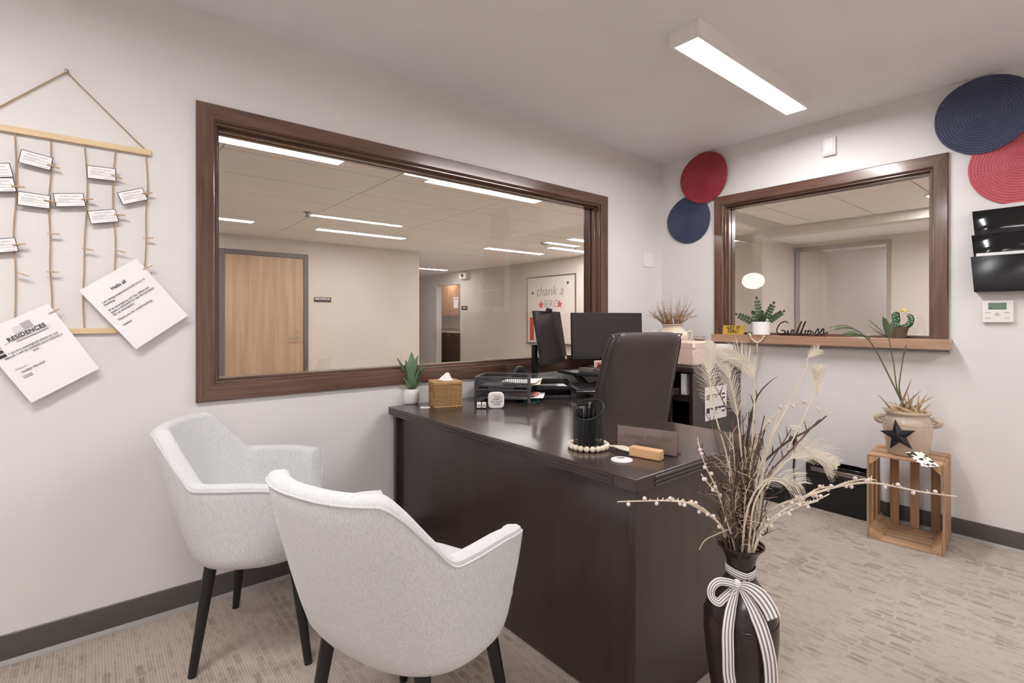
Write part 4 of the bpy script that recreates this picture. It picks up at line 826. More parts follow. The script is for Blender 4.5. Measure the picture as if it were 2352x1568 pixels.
q1_, q2_, q3_ = on(112.4, 698, 1, -.03), on(224.8, 845, 1, -.03), on(70, 923.8, 1, -.03)
cxy = (q1_ + q3_) / 2 
t1.matrix_world = wallA(cxy.x, cxy.z, R(30.6), .026)
for x, mt, s_ in ((-.018, 'logo_light', .026), (.006, 'logo_grey', .03)): part('logo_block', G().box(x, x + s_, .092, .092 + s_ * .8, lz(x, .1), lz(x, .1) + .0006), mt, t1)
letters(t1, 'RESIDENCES', .0195, .008, .074, lz(.0, .07), 'ink', bold=.0004, spacing=1.05); part('fine_print', G().box(-.03, .065, .0635, .0665, lz(0, .065), lz(0, .065) + .0005), 'ink_grey', t1)
part('rule', G().box(-.06, .075, .0715, .0722, lz(0, .07), lz(0, .07) + .0005), 'ink', t1)
for k in range(4): part('emblem_bar', G().box(-.10, -.075, .035 + k * .015, .045 + k * .015, lz(-.09, .05), lz(-.09, .05) + .0006), 'ink', t1)
for body, y, x in (('I am in a meeting/call please do not', .036, .005), ('disturb. I will be available once meeting is', .025, .0), ('over.', .014, .0)): letters(t1, body, .0102, x, y, lz(-.09, y) + .0006, 'ink')
letters(t1, 'Thank you,', .0075, -.082, -.020, lz(-.08, -.02) + .0005, 'ink_grey', align='LEFT'); letters(t1, 'Lindsey Marshall', .0105, -.075, -.036, lz(-.06, -.036) + .0005, 'ink', align='LEFT', shear=.4); [part('fine_print', G().box(-.078, -.052, y, y + .0022, lz(-.08, y) + .0004, lz(-.08, y) + .0008), 'ink_grey', t1) for y in (-.049, -.055)]

# ------------------------------------------------------------------ plates and small wall fittings
pa0, pa1 = on(1474, 581, 1, 0), on(1502, 612, 1, 0)
t = thing('blank_plate', 'square white blank wall plate right of the wide window', 'wall plate', wallA((pa0.x + pa1.x) / 2, (pa0.z + pa1.z) / 2)); part('plate', G().box(-.07, .07, -.057, .057, 0, .006), 'white_plastic', t, bev=.002)
for x in (-.022, .022): part('screw', G().lathe([(.003, .006), (.003, .007)], 8, (x, 0, 0)), 'white_paint', t)
t = thing('motion_sensor', 'small white rectangular sensor high on right wall', 'sensor', wallB(-1.262, 2.313)); part('body', G().box(-.037, .037, -.058, .058, 0, .025), 'white_plastic', t, bev=.004); part('lens', G().box(-.026, .026, -.046, .046, .025, .029), 'white_paint', t, bev=.003)
t = thing('thermostat', 'white thermostat with grey display on right wall', 'thermostat', wallB(-2.052, 1.241)); part('body', G().box(-.060, .060, -.058, .058, 0, .018), 'white_plastic', t, bev=.003); part('display', G().box(-.036, .034, .010, .046, .018, .0188), 'lcd', t); part('segment', G().box(-.03, -.02, .016, .02, .0188, .0192), 'ink', t)
g = G().lathe([(.010, .018), (.010, .0192)], 20, (-.002, -.014, 0)); part('dial', g, 'button_grey', t)
for x, y in ((-.038, -.006), (.036, -.006), (-.038, -.034), (.036, -.034)): part('button', G().box(x - .010, x + .010, y - .003, y + .003, .018, .0192), 'button_grey', t)
t = thing('outlet', 'white duplex wall outlet with black plug behind the branches', 'outlet', wallB(-1.049, .416)); part('plate', G().box(-.037, .037, -.060, .060, 0, .006), 'white_plastic', t, bev=.002)
for y in (-.024, .024): so = part('socket', G().box(-.016, .016, y - .017, y + .017, .006, .009), 'white_paint', t, bev=.002); part('slot', G().box(-.009, -.006, y - .002, y + .009, .009, .0095).box(.006, .009, y - .002, y + .009, .009, .0095), 'ink', so)
pg = thing('power_adapter', 'black power cable plugged in the outlet running down', 'cable', wallB(-1.049, .392)); part('plug', G().box(-.014, .014, -.02, .016, .0095, .04), 'black_plastic', pg, bev=.003)
part('cable', G().tube(spline([(0, -.018, .026), (.004, -.10, .022), (-.004, -.2, .02), (.004, -.29, .02), (-.02, -.36, .02), (-.06, -.381, .05), (-.10, -.384, .10)], 8), .005, 8), 'black_plastic', pg)
# woven placemats
def placemat(label, y, z, rad, mat, off, tilt, warp, seed, group):
    t = thing('placemat', label, 'placemat', wallB(y, z, R(tilt), off), group); rows = []; rnd = random.Random(seed); nr, na = 60, 72; ph = rnd.uniform(0, 6)
    for i in range(nr + 1):
        r_ = rad * i / nr; row = []
        for k in range(na + 1):
            a = 2 * math.pi * k / na; zz = .004 + warp * (i / nr) ** 2 * (1 + math.cos(2 * a + ph)) + .0032 * abs(math.sin(math.pi * 15 * i / nr)); rr_ = r_ * (1 + .012 * math.sin(3 * a + ph) * (i / nr)); row.append((math.cos(a) * rr_, math.sin(a) * rr_, zz))
        rows.append(row)
    for i in range(2): rows.append([(math.cos(2 * math.pi * k / na) * rad * (1.0 - .002 * i), math.sin(2 * math.pi * k / na) * rad, rows[nr][k][2] - .002 * (i + 1)) for k in range(na + 1)])
    part('woven_mat', G().sheet(rows), mat, t)
    for a in (130, -45): part('pin', G().sphere((math.cos(R(a)) * rad * .93, math.sin(R(a)) * rad * .93, rows[nr - 4][int((a % 360) / 5)][2] + .002), .0045, 8, 5), 'steel', t)
placemat('red woven round placemat above the navy one in corner', -.395, 2.298, .196, 'weave_red', .018, 30, .008, 1, 'woven placemats')
placemat('navy woven round placemat below the red one in corner', -.255, 1.995, .188, 'weave_navy', .004, 10, .006, 2, 'woven placemats')
placemat('large navy woven placemat at the upper right corner', -2.000, 2.288, .203, 'weave_navy', .022, 20, .012, 3, 'woven placemats'); placemat('pinkish red woven placemat under the navy one, far right', -2.137, 2.000, .203, 'weave_pink', .006, 0, .006, 4, 'woven placemats')
# wall file
wf = thing('wall_file', 'black three pocket wall file holder at right edge', 'file holder', wallB(-1.965, 1.345)); WW = .33
part('back', G().box(0, WW, .0, .435, 0, .004), 'black_plastic', wf)
for k, (z0, z1_, o0, o1) in enumerate(((.0, .185, .055, .095), (.16, .30, .045, .075), (.29, .43, .03, .055))):
    g = G(); g.add([(0, z0, .004), (WW, z0, .004), (0, z0, o0), (WW, z0, o0), (-.008, z1_, o1), (WW + .008, z1_, o1), (0, z1_, .004), (WW, z1_, .004)], [(0, 1, 3, 2), (2, 3, 5, 4), (0, 2, 4, 6), (1, 7, 5, 3)]); o = part('pocket', g, 'black_gloss' if k else 'black_plastic', wf); m_ = o.modifiers.new('s', 'SOLIDIFY'); m_.thickness = .003
solo('file_papers', G().box(.01, .31, .18, .203, .055, .068), 'paper', 'white papers in the middle pocket of the wall file', 'paper', wf.matrix_world)
solo('clear_folder', G().box(.02, .30, .395, .455, .006, .02), 'logo_light', 'pale folder in the top pocket of the wall file', 'folder', wf.matrix_world)

# ------------------------------------------------------------------ crate, crock and floor items by the right wall
cx0, cy0, cw_, cd_, ch_ = -.385, -1.885, .328, .33, .465          # cw along +y from the near right corner, depth towards the wall
cr_ = thing('wooden_crate', 'upended slatted wooden crate serving as plant stand', 'crate', T(-.222, -1.722, 0, R(5)))
W2, D2 = cw_ / 2, .165                                            # local y = along wall, local x = towards wall (open side faces -x)
for k in range(3):                                                # slats of the four sides, running round the box, and the crate floor at the back
    x = -D2 + .002 + k * .116; wd = .080
    part('side_slat', G().box(x, x + wd, -W2, -W2 + .009, .004, ch_ - .004), 'pine_z', cr_, bev=.0015); part('side_slat', G().box(x, x + wd, W2 - .009, W2, .004, ch_ - .004), 'pine_z', cr_, bev=.0015)
    part('bottom_slat', G().box(x, x + wd, -W2 + .009, W2 - .009, 0, .010), 'pine_y', cr_, bev=.0015); part('top_slat', G().box(x, x + wd, -W2 + .009, W2 - .009, ch_ - .010, ch_), 'pine_y', cr_, bev=.0015)
for k in range(3):
    y = -W2 + .045 + k * .093; part('back_slat', G().box(D2 - .012, D2 - .002, y, y + .042, .011, ch_ - .011), 'pine_z', cr_, bev=.0015)
for sy in (-1, 1):
    for z0, z1_ in ((.011, 1), (ch_ - .011, -1)):
        y = sy * (W2 - .010); g = G(); pts = [(-D2 + .004, y, z0), (-D2 + .004, y - sy * .052, z0), (-D2 + .004, y, z0 + z1_ * .052)]; q = [(D2 - .014, b, c) for a, b, c in pts]; g.add(pts + q, [(0, 1, 2), (5, 4, 3), (0, 3, 4, 1), (1, 4, 5, 2), (2, 5, 3, 0)]); part('corner_block', g, 'pine_x', cr_, bev=.001)
ck = on(2085, 1010, 0, -.24); ckx, cky = -.245, ck.y
po = thing('crock_planter', 'beige stoneware crock planter with a black metal star', 'planter', T(ckx, cky, ch_, math.atan2(CAM.y - cky, CAM.x - ckx)) @ Matrix.Scale(.88, 4))
part('body', G().lathe([(.08, 0), (.098, .003), (.106, .02), (.118, .10), (.126, .16), (.126, .195), (.116, .225), (.108, .238), (.108, .246), (.120, .256), (.121, .266), (.114, .270), (.104, .264), (.100, .245), (.108, .225)], 44), 'crock', po)
part('glaze_line', G().lathe([(.1265, .190), (.1278, .193), (.1265, .196)], 44, cap=False), 'crock', po)
for s_ in (-1, 1):
    g = G(); pts = spline([(0, s_ * .112, .226), (.0, s_ * .140, .222), (0, s_ * .156, .208), (0, s_ * .142, .192), (0, s_ * .120, .186)], 6); g.tube(pts, [.013 + .005 * math.sin(math.pi * i / (len(pts) - 1)) for i in range(len(pts))], 10); part('lug_handle', g, 'crock', po)
part('soil', G().lathe([(.102, .244), (.102, .249)], 24), 'soil', po)
g = G(); pts = []; Rr = .098
for k in range(10):
    a = R(90 + 36 * k); r_ = Rr if k % 2 == 0 else Rr * .40; pts.append((math.cos(a) * r_, math.sin(a) * r_))
def starz(x): return .0
g.add([(.018, 0, 0)] + [(0, x, y) for x, y in pts] + [(-.006, x, y) for x, y in pts], [(0, 1 + k, 1 + (k + 1) % 10) for k in range(10)] + [(1 + k, 11 + k, 11 + (k + 1) % 10, 1 + (k + 1) % 10) for k in range(10)] + [tuple(range(20, 10, -1))])
g2 = G(); g2.M = Matrix.Translation((.122, -.045, .128)) @ Matrix.Rotation(R(-18), 4, 'Z') @ Matrix.Rotation(R(10), 4, 'X'); g2.add(g.v, g.f); part('star', g2, 'star_metal', po, smooth=False)
# palm fronds and dry grass in the crock
base = V((ckx, cky, ch_ + .22))
def frond(name, label, px, tip_leaves, L_):
    t = thing(name, label, 'plant', T(base.x, base.y, ch_ + .219), 'palm stems in the crock'); dp = (base - CAM).dot(FWD)
    pts = [V((0, 0, 0))] + [at(x, y, dp + dd) - V((base.x, base.y, ch_ + .219)) for x, y, dd in px]; sp_ = spline(pts, 6); part('stem', G().tube(sp_, [.0042 - .0022 * i / len(sp_) for i in range(len(sp_))], 6), 'palm_stem', t)
    for (x, y, dd, x2, y2, dd2, wd) in tip_leaves:
        a, c = at(x, y, dp + dd) - V((base.x, base.y, ch_ + .219)), at(x2, y2, dp + dd2) - V((base.x, base.y, ch_ + .219)); g = G(); leaf(g, a, c - a, -FWD * .6 + UP * .8, (c - a).length, wd, .0, 7, .0008); part('leaflet', g, 'palm', t)
frond('palm_frond', 'green palm stem arching left before the window', [(2060, 900, 0), (2020, 820, .0), (1990, 775, -.02), (1945, 748, -.05), (1905, 752, -.10)], [(1985, 772, -.02, 1932, 768, -.05, .035), (1975, 764, -.03, 1945, 762, .03, .03), (1960, 755, -.04, 1905, 751, -.12, .016), (1980, 766, -.02, 1932, 749, -.06, .016), (1990, 776, -.02, 1962, 768, .04, .03), (2000, 780, 0, 1985, 768, .04, .012), (1950, 750, -.05, 1912, 758, -.08, .01)], .3)
frond('palm_frond', 'green palm stem with fan leaf before the cactus', [(2062, 900, 0), (2052, 830, 0), (2041, 775, 0)], [(2041, 775, 0, 2028, 726, .02, .045), (2041, 775, 0, 1992, 732, -.04, .018), (2041, 776, 0, 1992, 746, -.04, .012), (2041, 776, 0, 2002, 757, -.03, .010), (2041, 776, 0, 2052, 732, .03, .02)], .3)
frond('palm_frond', 'thin upright palm stem right of the fan leaf', [(2066, 900, 0), (2070, 850, 0), (2080, 795, 0)], [(2072, 830, 0, 2082, 790, 0, .010)], .3)
rnd = random.Random(8)
for k, (x, y) in enumerate(((2018, 905), (2020, 935), (2040, 930), (2078, 912), (2095, 870), (2090, 925), (2118, 895), (2132, 902), (2148, 908), (2105, 930), (2065, 880), (2110, 920), (2085, 900), (2100, 905), (2125, 915), (2140, 925), (2055, 920), (2030, 945), (2112, 905), (2070, 930), (2095, 935), (2035, 920))):
    dp = (base - CAM).dot(FWD); b = V((rnd.uniform(-.05, .05), rnd.uniform(-.06, .06), 0)); e_ = at(x, y, dp + rnd.uniform(-.08, .08)) - V((base.x, base.y, ch_ + .219)); g = G(); leaf(g, b, e_ - b, -FWD + UP * .3, (e_ - b).length, .018, .02, 7, .0006, lambda t_: (1 - t_) ** .6); solo('dry_blade', g, 'dry_leaf', 'dry tan grass blade growing in the crock planter', 'dry leaf', T(base.x, base.y, ch_ + .219), 'dry blades in the crock')
pm = on(2118, 1056, 2, ch_ + .022); solo('patterned_card', G().box(-.046, .046, -.055, .055, 0, .003), 'abstract_print', 'black and white patterned card leaning on the crock', 'card', frame((pm.x, pm.y, ch_ + .024), RGT * 1 + FWD * .12, FWD * .9 + UP * .42))
# low black box, power unit
hb = thing('panel_box', 'low black box standing at the baseboard behind crate', 'box', T(-.075, -1.345, 0)); Lh = .18
part('body', G().box(-.06, .06, -Lh, Lh, .0, .225), 'black_plastic', hb, bev=.004)
part('top_frame', G().box(-.06, -.054, -Lh, Lh, .225, .285).box(.054, .06, -Lh, Lh, .225, .285).box(-.054, .054, -Lh, -Lh + .012, .225, .285).box(-.054, .054, Lh - .012, Lh, .225, .285), 'black_gloss', hb, bev=.002); part('rail', G().box(-.064, -.060, -Lh + .03, Lh - .03, .235, .262), 'steel', hb, bev=.001); part('ridge', G().tube([(-.061, -Lh, .205), (-.061, Lh, .205)], .004, 6), 'black_gloss', hb)
pu = thing('power_unit', 'black battery power unit on carpet behind the branches', 'power unit', T(-.14, -.93, 0)); part('body', G().box(-.10, .10, -.14, .14, .004, .12), 'black_plastic', pu, bev=.02)
for k in range(3): part('socket', G().box(-.05, -.02, -.10 + k * .075, -.07 + k * .075, .12, .123), 'charcoal', pu)
part('switch', G().box(.03, .05, -.1, -.07, .12, .126), 'charcoal', pu)
rnd = random.Random(4)

# ------------------------------------------------------------------ floor vase with branches and feathers
VP = at(1701, 1250, 1.375); VX, VY = VP.x, VP.y; VR = .594
va = thing('floor_vase', 'tall black floor vase with striped ribbon bow', 'vase', T(VX, VY, 0, HEAD))
part('body', G().lathe([(.040, 0), (.054, .003), (.055, .012), (.050, .03), (.058, .10), (.075, .20), (.088, .29), (.0945, .36), (.0935, .40), (.085, .435), (.066, .468), (.046, .492), (.036, .512), (.033, .53), (.0345, .548), (.044, .572), (.056, .588), (.0605, .592), (.0605, .595), (.057, .595), (.045, .575), (.036, .55), (.034, .53)], 48), 'vase_black', va)
for z, r_ in ((.545, .0348), (.405, .0932)): part('groove_ring', G().lathe([(r_, z - .0015), (r_ + .0012, z), (r_, z + .0015)], 40, cap=False), 'vase_black', va)
# ribbon: strips with UV across their width, in the vase's frame (local -x faces the camera)
def strip(name, pts, wd, face, parent, twist=0):
    pts = spline(pts, 6); vs = []; n_ = len(pts)
    for i, p_ in enumerate(pts):
        d = (pts[min(i + 1, n_ - 1)] - pts[max(i - 1, 0)]).normalized(); s_ = d.cross(face(p_) if callable(face) else V(face)).normalized(); w_ = wd / 2 if not callable(wd) else wd(i / (n_ - 1)) / 2
        vs += [p_ - s_ * w_, p_ - s_ * w_ * .33, p_ + s_ * w_ * .33, p_ + s_ * w_]
    me = bpy.data.meshes.new(name); fs = [(i * 4 + k, i * 4 + k + 1, i * 4 + k + 5, i * 4 + k + 4) for i in range(n_ - 1) for k in range(3)]; me.from_pydata([tuple(v) for v in vs], [], fs); uv = me.uv_layers.new(name='UVMap')
    us = (0, .335, .665, 1)
    for l in me.loops: uv.data[l.index].uv = (us[l.vertex_index % 4], (l.vertex_index // 4) / n_)
    me.shade_smooth(); o = part(name, me, 'ribbon', parent); m_ = o.modifiers.new('s', 'SOLIDIFY'); m_.thickness = .0008; return o
rb = part('ribbon_knot', G().sphere((-.044, .030, .508), .011, 10, 7, (.8, 1.1, 1.2)), 'tin_white', va)
wr_ = [(-math.cos(a) * .0385, -math.sin(a) * .0385, .520 + .010 * abs(math.sin(a)) ) for a in [2 * math.pi * k / 16 for k in range(17)]]
strip('neck_band', wr_, .022, lambda q: V((q.x, q.y, 0)), va)
cf = (-1, 0, 0)
strip('ribbon_tail', [(-.050, 0.032, .502), (-.062, 0.044, .485), (-.080, 0.062, .455), (-.098, 0.076, .415), (-.1045, 0.078, .36), (-.104, 0.076, .31), (-.103, 0.066, .268)], lambda t_: .014 + .016 * min(1, t_ * 3) if t_ < .9 else .03 * (1 - (t_ - .9) * 8.5), cf, va)
strip('ribbon_tail', [(-.050, 0.024, .502), (-.060, 0.012, .482), (-.080, 0.000, .455), (-.098, -0.012, .415), (-.1045, -0.024, .36), (-.100, -0.032, .30), (-.090, -0.036, .22), (-.080, -0.038, .14)], lambda t_: .012 + .022 * min(1, t_ * 3), cf, va)
strip('bow_loop', [(-.050, 0.032, .508), (-.056, 0.052, .518), (-.058, 0.082, .522), (-.062, 0.102, .508), (-.066, 0.104, .486), (-.070, 0.088, .474), (-.064, 0.072, .482), (-.054, 0.040, .500)], .020, (-.8, 0, .6), va)
strip('bow_loop', [(-.050, 0.026, .508), (-.058, 0.004, .506), (-.070, -0.018, .492), (-.084, -0.034, .468), (-.094, -0.042, .446)], lambda t_: .014 + .024 * min(1, t_ * 2), (-1, 0, .3), va)
VM = T(VX, VY, VR); VI = V((VX, VY, VR))
def P3(x, y, d): return at(x, y, 1.375 + d) - VI
def stemroot(k): a = k * 2.399; return V((math.cos(a) * .022, math.sin(a) * .022, -.16))
def mouth(k, tx): return V(RGT) * max(-.035, min(.035, tx)) + V(FWD) * (.02 * math.sin(k * 1.7)) + V((0, 0, -.003))
# beaded willow branches
def willow(label, k, paths, rad, mat='stem_cream', beads=9):
    t = thing('beaded_branch', label, 'branch', VM, 'beaded branches in the floor vase')
    for j, px in enumerate(paths):
        pts = [P3(*q) for q in px]
        if j == 0: pts = [stemroot(k), mouth(k, pts[0].dot(RGT) * .5)] + pts
        sp_ = spline(pts, 6); n_ = len(sp_); part('branch' if j == 0 else 'side_shoot', G().tube(sp_, [rad * (1 - .65 * i / n_) * (1 if j == 0 else .75) for i in range(n_)], 6), mat, t)
        rn = random.Random(k * 7 + j); nb = beads if j == 0 else 3; g = G()
        for b in range(nb):
            i = int(n_ * (.35 + .63 * b / nb)) if j == 0 else int(n_ * (.3 + .6 * b / nb)); q = sp_[min(i, n_ - 1)] + UP * (.0065 * (1 if b % 2 else -1)) + RGT * rn.uniform(-.003, .003) - FWD * .002; part('bead', G().sphere(q, .0052, 10, 7), 'pearl', t)
        g = G()
        for b in range(int(n_ * .6)):
            i = int(n_ * .35) + b
            if i < n_ - 1 and rn.random() < .6: q = sp_[i]; g.tube([q, q + V((rn.uniform(-.006, .006), rn.uniform(-.006, .006), rn.uniform(.002, .009)))], [rad * .5, rad * .2], 4)
        if g.v: part('buds', g, mat, t, stuff=True)
willow('beaded branch arching far left across the desk end', 1, [[(1660, 1215, -.03), (1640, 1190, -.05), (1600, 1160, -.08), (1540, 1150, -.10), (1480, 1150, -.12), (1418, 1152, -.14)], [(1640, 1190, -.05), (1600, 1165, -.06), (1570, 1152, -.07), (1530, 1146, -.08)]], .0040)
willow('beaded branch curving up along the left side', 2, [[(1668, 1190, 0), (1645, 1120, -.02), (1625, 1080, -.02), (1610, 1040, -.03), (1602, 1004, -.03)], [(1645, 1130, -.02), (1622, 1105, -.03), (1610, 1087, -.03)]], .0030, beads=7)
willow('long beaded branch arching far right toward the crate', 3, [[(1752, 1190, 0), (1790, 1160, -.03), (1850, 1140, -.05), (1920, 1118, -.05), (1990, 1108, -.05), (2050, 1116, -.05), (2120, 1130, -.05), (2198, 1140, -.05)], [(1920, 1118, -.05), (1945, 1108, -.05), (1985, 1100, -.05), (2012, 1102, -.04)], [(1850, 1140, -.05), (1880, 1122, -.04), (1912, 1117, -.03)]], .0044, beads=10)
willow('second beaded branch at right just below the longest', 4, [[(1750, 1215, -.02), (1775, 1190, -.04), (1820, 1160, -.06), (1870, 1150, -.07), (1905, 1134, -.07)], [(1800, 1172, -.05), (1840, 1150, -.04), (1890, 1114, -.04)]], .0040, beads=6)
willow('low beaded branch at right over the carpet', 5, [[(1745, 1225, -.02), (1765, 1205, -.04), (1800, 1180, -.07), (1840, 1162, -.08), (1880, 1150, -.08)]], .0028, beads=7)
willow('thin beaded branch arching toward upper right wall', 6, [[(1725, 1080, .05), (1745, 1000, .08), (1780, 950, .10), (1820, 927, .12), (1860, 930, .13), (1912, 950, .14)]], .0026, beads=7)
# bare twigs
def twig(label, k, px, rad, mat, shoots, group):
    t = thing('twig', label, 'twig', VM, group); pts = [P3(*q) for q in px]; pts = [stemroot(k), mouth(k, pts[0].dot(RGT) * .6)] + pts; sp_ = spline(pts, 5); n_ = len(sp_)
    part('stem', G().tube(sp_, [rad * (1 - .6 * i / n_) for i in range(n_)], 6), mat, t); rn = random.Random(k); g = G()
    for b in range(shoots):
        i = rn.randrange(int(n_ * .4), n_ - 1); q = sp_[i]; d = (sp_[min(i + 1, n_ - 1)] - sp_[i]).normalized(); o = (RGT * rn.uniform(-1, 1) + FWD * rn.uniform(-.5, .5)).normalized(); e_ = q + (d * .6 + o * .5 + UP * .3) * rn.uniform(.012, .05); g.tube([q, q.lerp(e_, .5) + UP * .002, e_], [rad * .45, rad * .35, rad * .15], 4)
    if g.v: part('side_shoots', g, mat, t, stuff=True)
big = [([(1715, 1150, .0), (1740, 1080, .02), (1800, 1020, .05), (1860, 985, .08), (1898, 955, .10)], .0046, 'bark_dark', 'dark bare twig reaching upper right, upper of two'), ([(1725, 1170, .0), (1765, 1090, .0), (1820, 1030, .02), (1870, 975, .04)], .0044, 'bark', 'dark bare twig reaching upper right, lower of two'), ([(1705, 1100, .04), (1690, 1000, .05), (1665, 930, .06), (1640, 882, .06)], .0036, 'bark', 'dark bare twig leaning left before the calendar page'), ([(1712, 1060, .04), (1720, 980, .05), (1735, 920, .06), (1755, 888, .06)], .0036, 'bark_dark', 'dark bare twig rising before the wall at centre'), ([(1690, 1090, -.02), (1672, 1030, -.03), (1656, 992, -.03)], .0040, 'bark', 'short pinkish twig leaning left over the desk corner')]
for k, (px, rad, mt, lb) in enumerate(big): twig(lb, 20 + k, px, rad, mt, 9, 'long bare twigs in the floor vase')
rnd = random.Random(11)
for k in range(46):
    tx = rnd.gauss(1708, 44); ty = rnd.uniform(940, 1130); dd = rnd.uniform(-.07, .09); mx = 1704 + (tx - 1704) * .45 + rnd.uniform(-12, 12); my = (ty + 1240) / 2
    mt, cl = (('bark', 'brown'), ('bark_dark', 'dark'), ('bark', 'brown'), ('stem_cream', 'pale'), ('bark_dark', 'dark'))[k % 5]
    twig('thin %s twig in the dense bunch inside the vase' % cl, 40 + k, [(mx - 4, my + 50, dd * .4), (mx + rnd.uniform(-8, 8), my - 20, dd * .7), (tx, ty, dd)], rnd.uniform(.0016, .0040), mt, 10 if k % 2 else 7, 'bunched twigs in the floor vase, ' + cl)
g = G()
for k in range(170):
    a = rnd.uniform(0, 6.28); r_ = rnd.uniform(.005, .05); b = V((math.cos(a) * r_, math.sin(a) * r_, rnd.uniform(-.01, .22))); d = V((rnd.gauss(0, .8), rnd.gauss(0, .8), rnd.uniform(-.3, 1.0))).normalized() * rnd.uniform(.02, .075); g.tube([b, b + d * .5 + V((rnd.uniform(-.006, .006), rnd.uniform(-.006, .006), .003)), b + d], [.0008, .0007, .0004], 3)
for px in ([(1675, 1215, -.05), (1650, 1225, -.07), (1620, 1240, -.08), (1606, 1262, -.08)], [(1745, 1235, -.06), (1770, 1250, -.08), (1798, 1280, -.09)]): g.tube(spline([P3(*q) for q in px], 5), .0012, 4)
fs_ = solo('straw_tangle', g, 'straw', 'tangle of thin dry straw among the vase branches', 'dried grass', VM); fs_['kind'] = 'stuff'
# white peacock feathers
def feather(label, k, px, vane_from, vane_w, droop, dens=46, eye=True, sidebias=0, fluff=.0):
    t = thing('peacock_feather', label, 'feather', VM, 'white feathers in the floor vase'); pts = [P3(*q) for q in px]; pts = [stemroot(k), mouth(k, pts[0].dot(RGT) * .6)] + pts; sp_ = spline(pts, 7); n_ = len(sp_)
    part('shaft', G().tube(sp_, [.0030 * (1 - .8 * i / n_) + .0003 for i in range(n_)], 6), 'stem_cream', t); rn = random.Random(k); g = G(); i0 = int(n_ * vane_from)
    for b in range(dens):
        f_ = b / dens; fi = i0 + (n_ - 1 - i0) * f_; i = min(int(fi), n_ - 2); q = sp_[i].lerp(sp_[i + 1], fi - i); d = (sp_[i + 1] - sp_[i]).normalized()
        for s_ in (-1, 1):
            if sidebias and s_ == -sidebias and rn.random() < .6: continue
            o = d.cross(FWD).normalized() * s_ + FWD * rn.uniform(-.45, .45); w_ = vane_w * (.45 + .75 * math.sin(math.pi * min(1, .15 + f_ * .9))) * rn.uniform(.8, 1.1)
            e_ = q + (o * .62 + d * .8) * w_ - UP * droop * w_; m_ = q + (o * .30 + d * .45) * w_ + UP * .02 * w_
            g.tube([q, m_, e_], [.0007, .00055, .0003], 3, cap=False)
    part('barbs', g, 'feather', t, stuff=True)
    if eye:
        c = sp_[-3]; d = (sp_[-2] - sp_[-6]).normalized(); g = G(); o = d.cross(FWD).normalized(); ne = 90
        for b in range(ne):
            tt = b / ne; w_ = .024 * math.sin(math.pi * (.05 + .9 * tt)) ** .8; q = c + d * (.085 * tt - .055)
            for s_ in (-1, 1):
                e_ = q + (o * s_ * .75 + d * .75) * w_ + FWD * rn.uniform(-.004, .004); g.tube([q, q.lerp(e_, .5) + o * s_ * w_ * .10, e_], [.0006, .0006, .00035], 3, cap=False)
        part('eye_barbs', g, 'feather', t, stuff=True)
feather('white feather upright at left with broad pale eye', 1, [(1690, 1150, 0), (1668, 1040, -.01), (1640, 940, -.02), (1629, 850, -.02), (1630, 800, -.02)], .66, .055, .1)
feather('white feather with wispy drooping vane, left of the tallest', 2, [(1708, 1140, .02), (1702, 1030, .02), (1690, 930, .03), (1672, 860, .03), (1655, 815, .03)], .62, .065, .35, sidebias=0)
feather('white feather rising highest and fanning left over the sill', 3, [(1718, 1150, .0), (1728, 1000, .01), (1733, 900, .02), (1727, 860, .02), (1700, 825, .02), (1672, 815, .02)], .66, .052, .0, 60, True)
feather('bare white feather shaft leaning right with a small tuft', 4, [(1722, 1160, -.02), (1760, 1030, -.02), (1800, 950, -.02), (1850, 850, -.02), (1856, 822, -.02), (1880, 803, -.02)], .84, .022, .0, 24, False)
feather('white feather leaning right with soft blurred tuft', 5, [(1740, 1160, .0), (1800, 1050, .02), (1850, 950, .03), (1876, 890, .04), (1880, 855, .04)], .88, .035, .0, 30, True)
feather('white feather drooping right low before the black box', 6, [(1735, 1150, -.04), (1790, 1075, -.06), (1830, 1045, -.07), (1866, 1040, -.08), (1905, 1060, -.09)], .60, .060, .2, 46, True)
feather('white feather with long barbs arching right near the twigs', 7, [(1720, 1160, -.05), (1755, 1105, -.06), (1800, 1100, -.07), (1840, 1112, -.08)], .50, .055, .25, 36, False)

# ------------------------------------------------------------------ lobby things seen through the wide window
q0, q1 = on(721, 682, 1, 5.2), on(760, 694, 1, 5.2); t = thing('door_sign', 'small dark sign lettered MECHANICAL beside wooden door', 'sign', frame(((q0.x + q1.x) / 2, 5.199, (q0.z + q1.z) / 2), (1, 0, 0), (0, 0, 1))); w_ = (q1.x - q0.x) / 2; part('plate', G().box(-w_, w_, -.036, .036, 0, .008), 'brushed_dark', t); letters(t, 'MECHANICAL', .036, 0, .0, .0085, 'white_paint', bold=.0015)
bw = lambda x, y: on(x, y, 0, KX)
a, b, c = bw(1213, 640), bw(1322, 625), bw(1214, 785); wb = thing('whiteboard', 'white dry erase board with handwriting and red stars', 'whiteboard', frame((KX - .001, (a.y + b.y) / 2, (a.z + c.z) / 2), (0, -1, 0), (0, 0, 1))); w_, h_ = (a.y - b.y) / 2, (a.z - c.z) / 2
part('board', G().box(-w_, w_, -h_, h_, 0, .012), 'board_white', wb)
for x0, x1, y0, y1 in ((-w_, w_, -h_ - .02, -h_), (-w_, w_, h_, h_ + .02), (-w_ - .02, -w_, -h_ - .02, h_ + .02), (w_, w_ + .02, -h_ - .02, h_ + .02)): part('frame', G().box(x0, x1, y0, y1, 0, .02), 'steel', wb)
part('pen_ledge', G().box(-w_, w_, -h_ - .03, -h_ - .01, .012, .06), 'steel', wb)
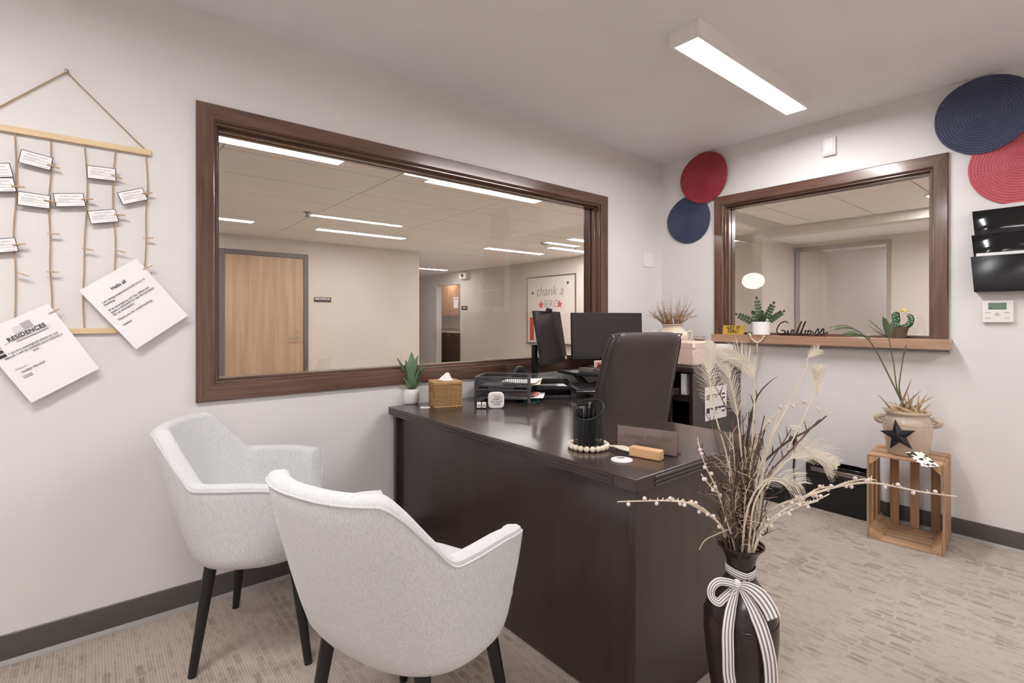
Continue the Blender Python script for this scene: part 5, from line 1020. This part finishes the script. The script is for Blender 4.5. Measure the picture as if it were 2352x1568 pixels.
letters(wb, 'thank a', .26, -.02, .28, .0125, 'ink_grey', shear=.25); letters(wb, 'HERO', .20, -.02, .05, .0125, 'ink_grey', shear=.1)
for x in (-.26, .26):
    pts = []
    for k in range(10): aa = R(90 + 36 * k); r_ = .085 if k % 2 == 0 else .036; pts.append((x + math.cos(aa) * r_, .10 + math.sin(aa) * r_))
    part('red_star', G().prism(pts, .012, .014), 'red_ink', wb)
part('red_column', G().box(-w_ + .07, -w_ + .19, -h_ + .04, -h_ + .50, .012, .014), 'red_ink', wb); 
for x, y in ((-w_ + .16, h_ - .30), (w_ - .18, h_ - .14)): part('magnet', G().lathe([(.022, .012), (.022, .022)], 12, (x, y, 0)), 'ink', wb)
# exit/emergency light and small room sign by the kitchenette
q = bw(1070, 634); t = thing('emergency_light', 'white emergency light box high beside kitchenette opening', 'light', frame((KX, q.y, q.z), (0, -1, 0), (0, 0, 1))); part('box', G().box(-.15, .15, -.07, .07, 0, .10), 'white_paint', t, bev=.01); part('lamp_head', G().lathe([(.035, .10), (.04, .12), (.03, .13)], 14, (0, .01, 0)), 'steel', t)
q = bw(1067, 707); t = thing('room_sign', 'tiny dark room sign beside the kitchenette opening', 'sign', frame((KX, q.y, q.z), (0, -1, 0), (0, 0, 1))); part('plate', G().box(-.12, .12, -.045, .045, 0, .008), 'brushed_dark', t); part('print', G().box(-.06, .06, -.005, .015, .008, .0085), 'white_paint', t)
# kitchenette cabinets
KB = KX + 1.19
uc = thing('upper_cabinet', 'light wood upper kitchen cabinet in the kitchenette', 'cabinet', T(KB - .32, 9.0, 0)); part('body', G().box(.0, .32, -1.2, 2.2, 1.30, 2.15), 'cab_upper', uc)
for k in range(6): y = -1.2 + k * .5666; d_ = part('door', G().box(-.02, 0, y + .003, y + .5636, 1.303, 2.147), 'cab_upper', uc, bev=.003); part('handle', G().tube([(-.02, y + .04, 1.34), (-.045, y + .04, 1.36), (-.045, y + .04, 1.46), (-.02, y + .04, 1.48)], .005, 6), 'steel', d_)
lc = thing('base_cabinet', 'dark brown kitchen base cabinet in the kitchenette', 'cabinet', T(KB - .6, 9.0, 0)); part('body', G().box(0, .6, -1.2, 2.2, .08, .83), 'cab_lower', lc)
for k in range(6): y = -1.2 + k * .5666; d_ = part('door', G().box(-.02, 0, y + .003, y + .5636, .085, .825), 'cab_lower', lc, bev=.003); part('handle', G().tube([(-.02, y + .2, .77), (-.045, y + .22, .77), (-.045, y + .34, .77), (-.02, y + .36, .77)], .005, 6), 'chrome', d_)
solo('countertop', G().box(-.63, 0, -1.2, 2.2, .832, .872), 'counter', 'pale countertop in the kitchenette', 'countertop', T(KB, 9.0, 0), bev=.004)
q = on(1047, 695, 0, KB - .345); t = thing('notice_sheet', 'white notice sheet taped to the upper kitchen cabinet', 'paper', frame((KB - .342, q.y, q.z), (0, -1, 0), (0, 0, 1))); part('page', G().box(-.11, .11, -.15, .15, 0, .002), 'paper', t); part('header', G().box(-.08, .08, .08, .12, .002, .003), 'ink_grey', t); part('lines', G().box(-.08, .06, .03, .04, .002, .003).box(-.08, .07, .0, .01, .002, .003), 'ink_grey', t)
q = on(1024, 751, 0, KB); solo('kitchen_outlet', G().box(-.06, .06, -.04, .04, 0, .006), 'white_paint', 'white outlet plate above the kitchenette counter', 'outlet', frame((KB - .001, q.y, q.z), (0, -1, 0), (0, 0, 1)), bev=.002)
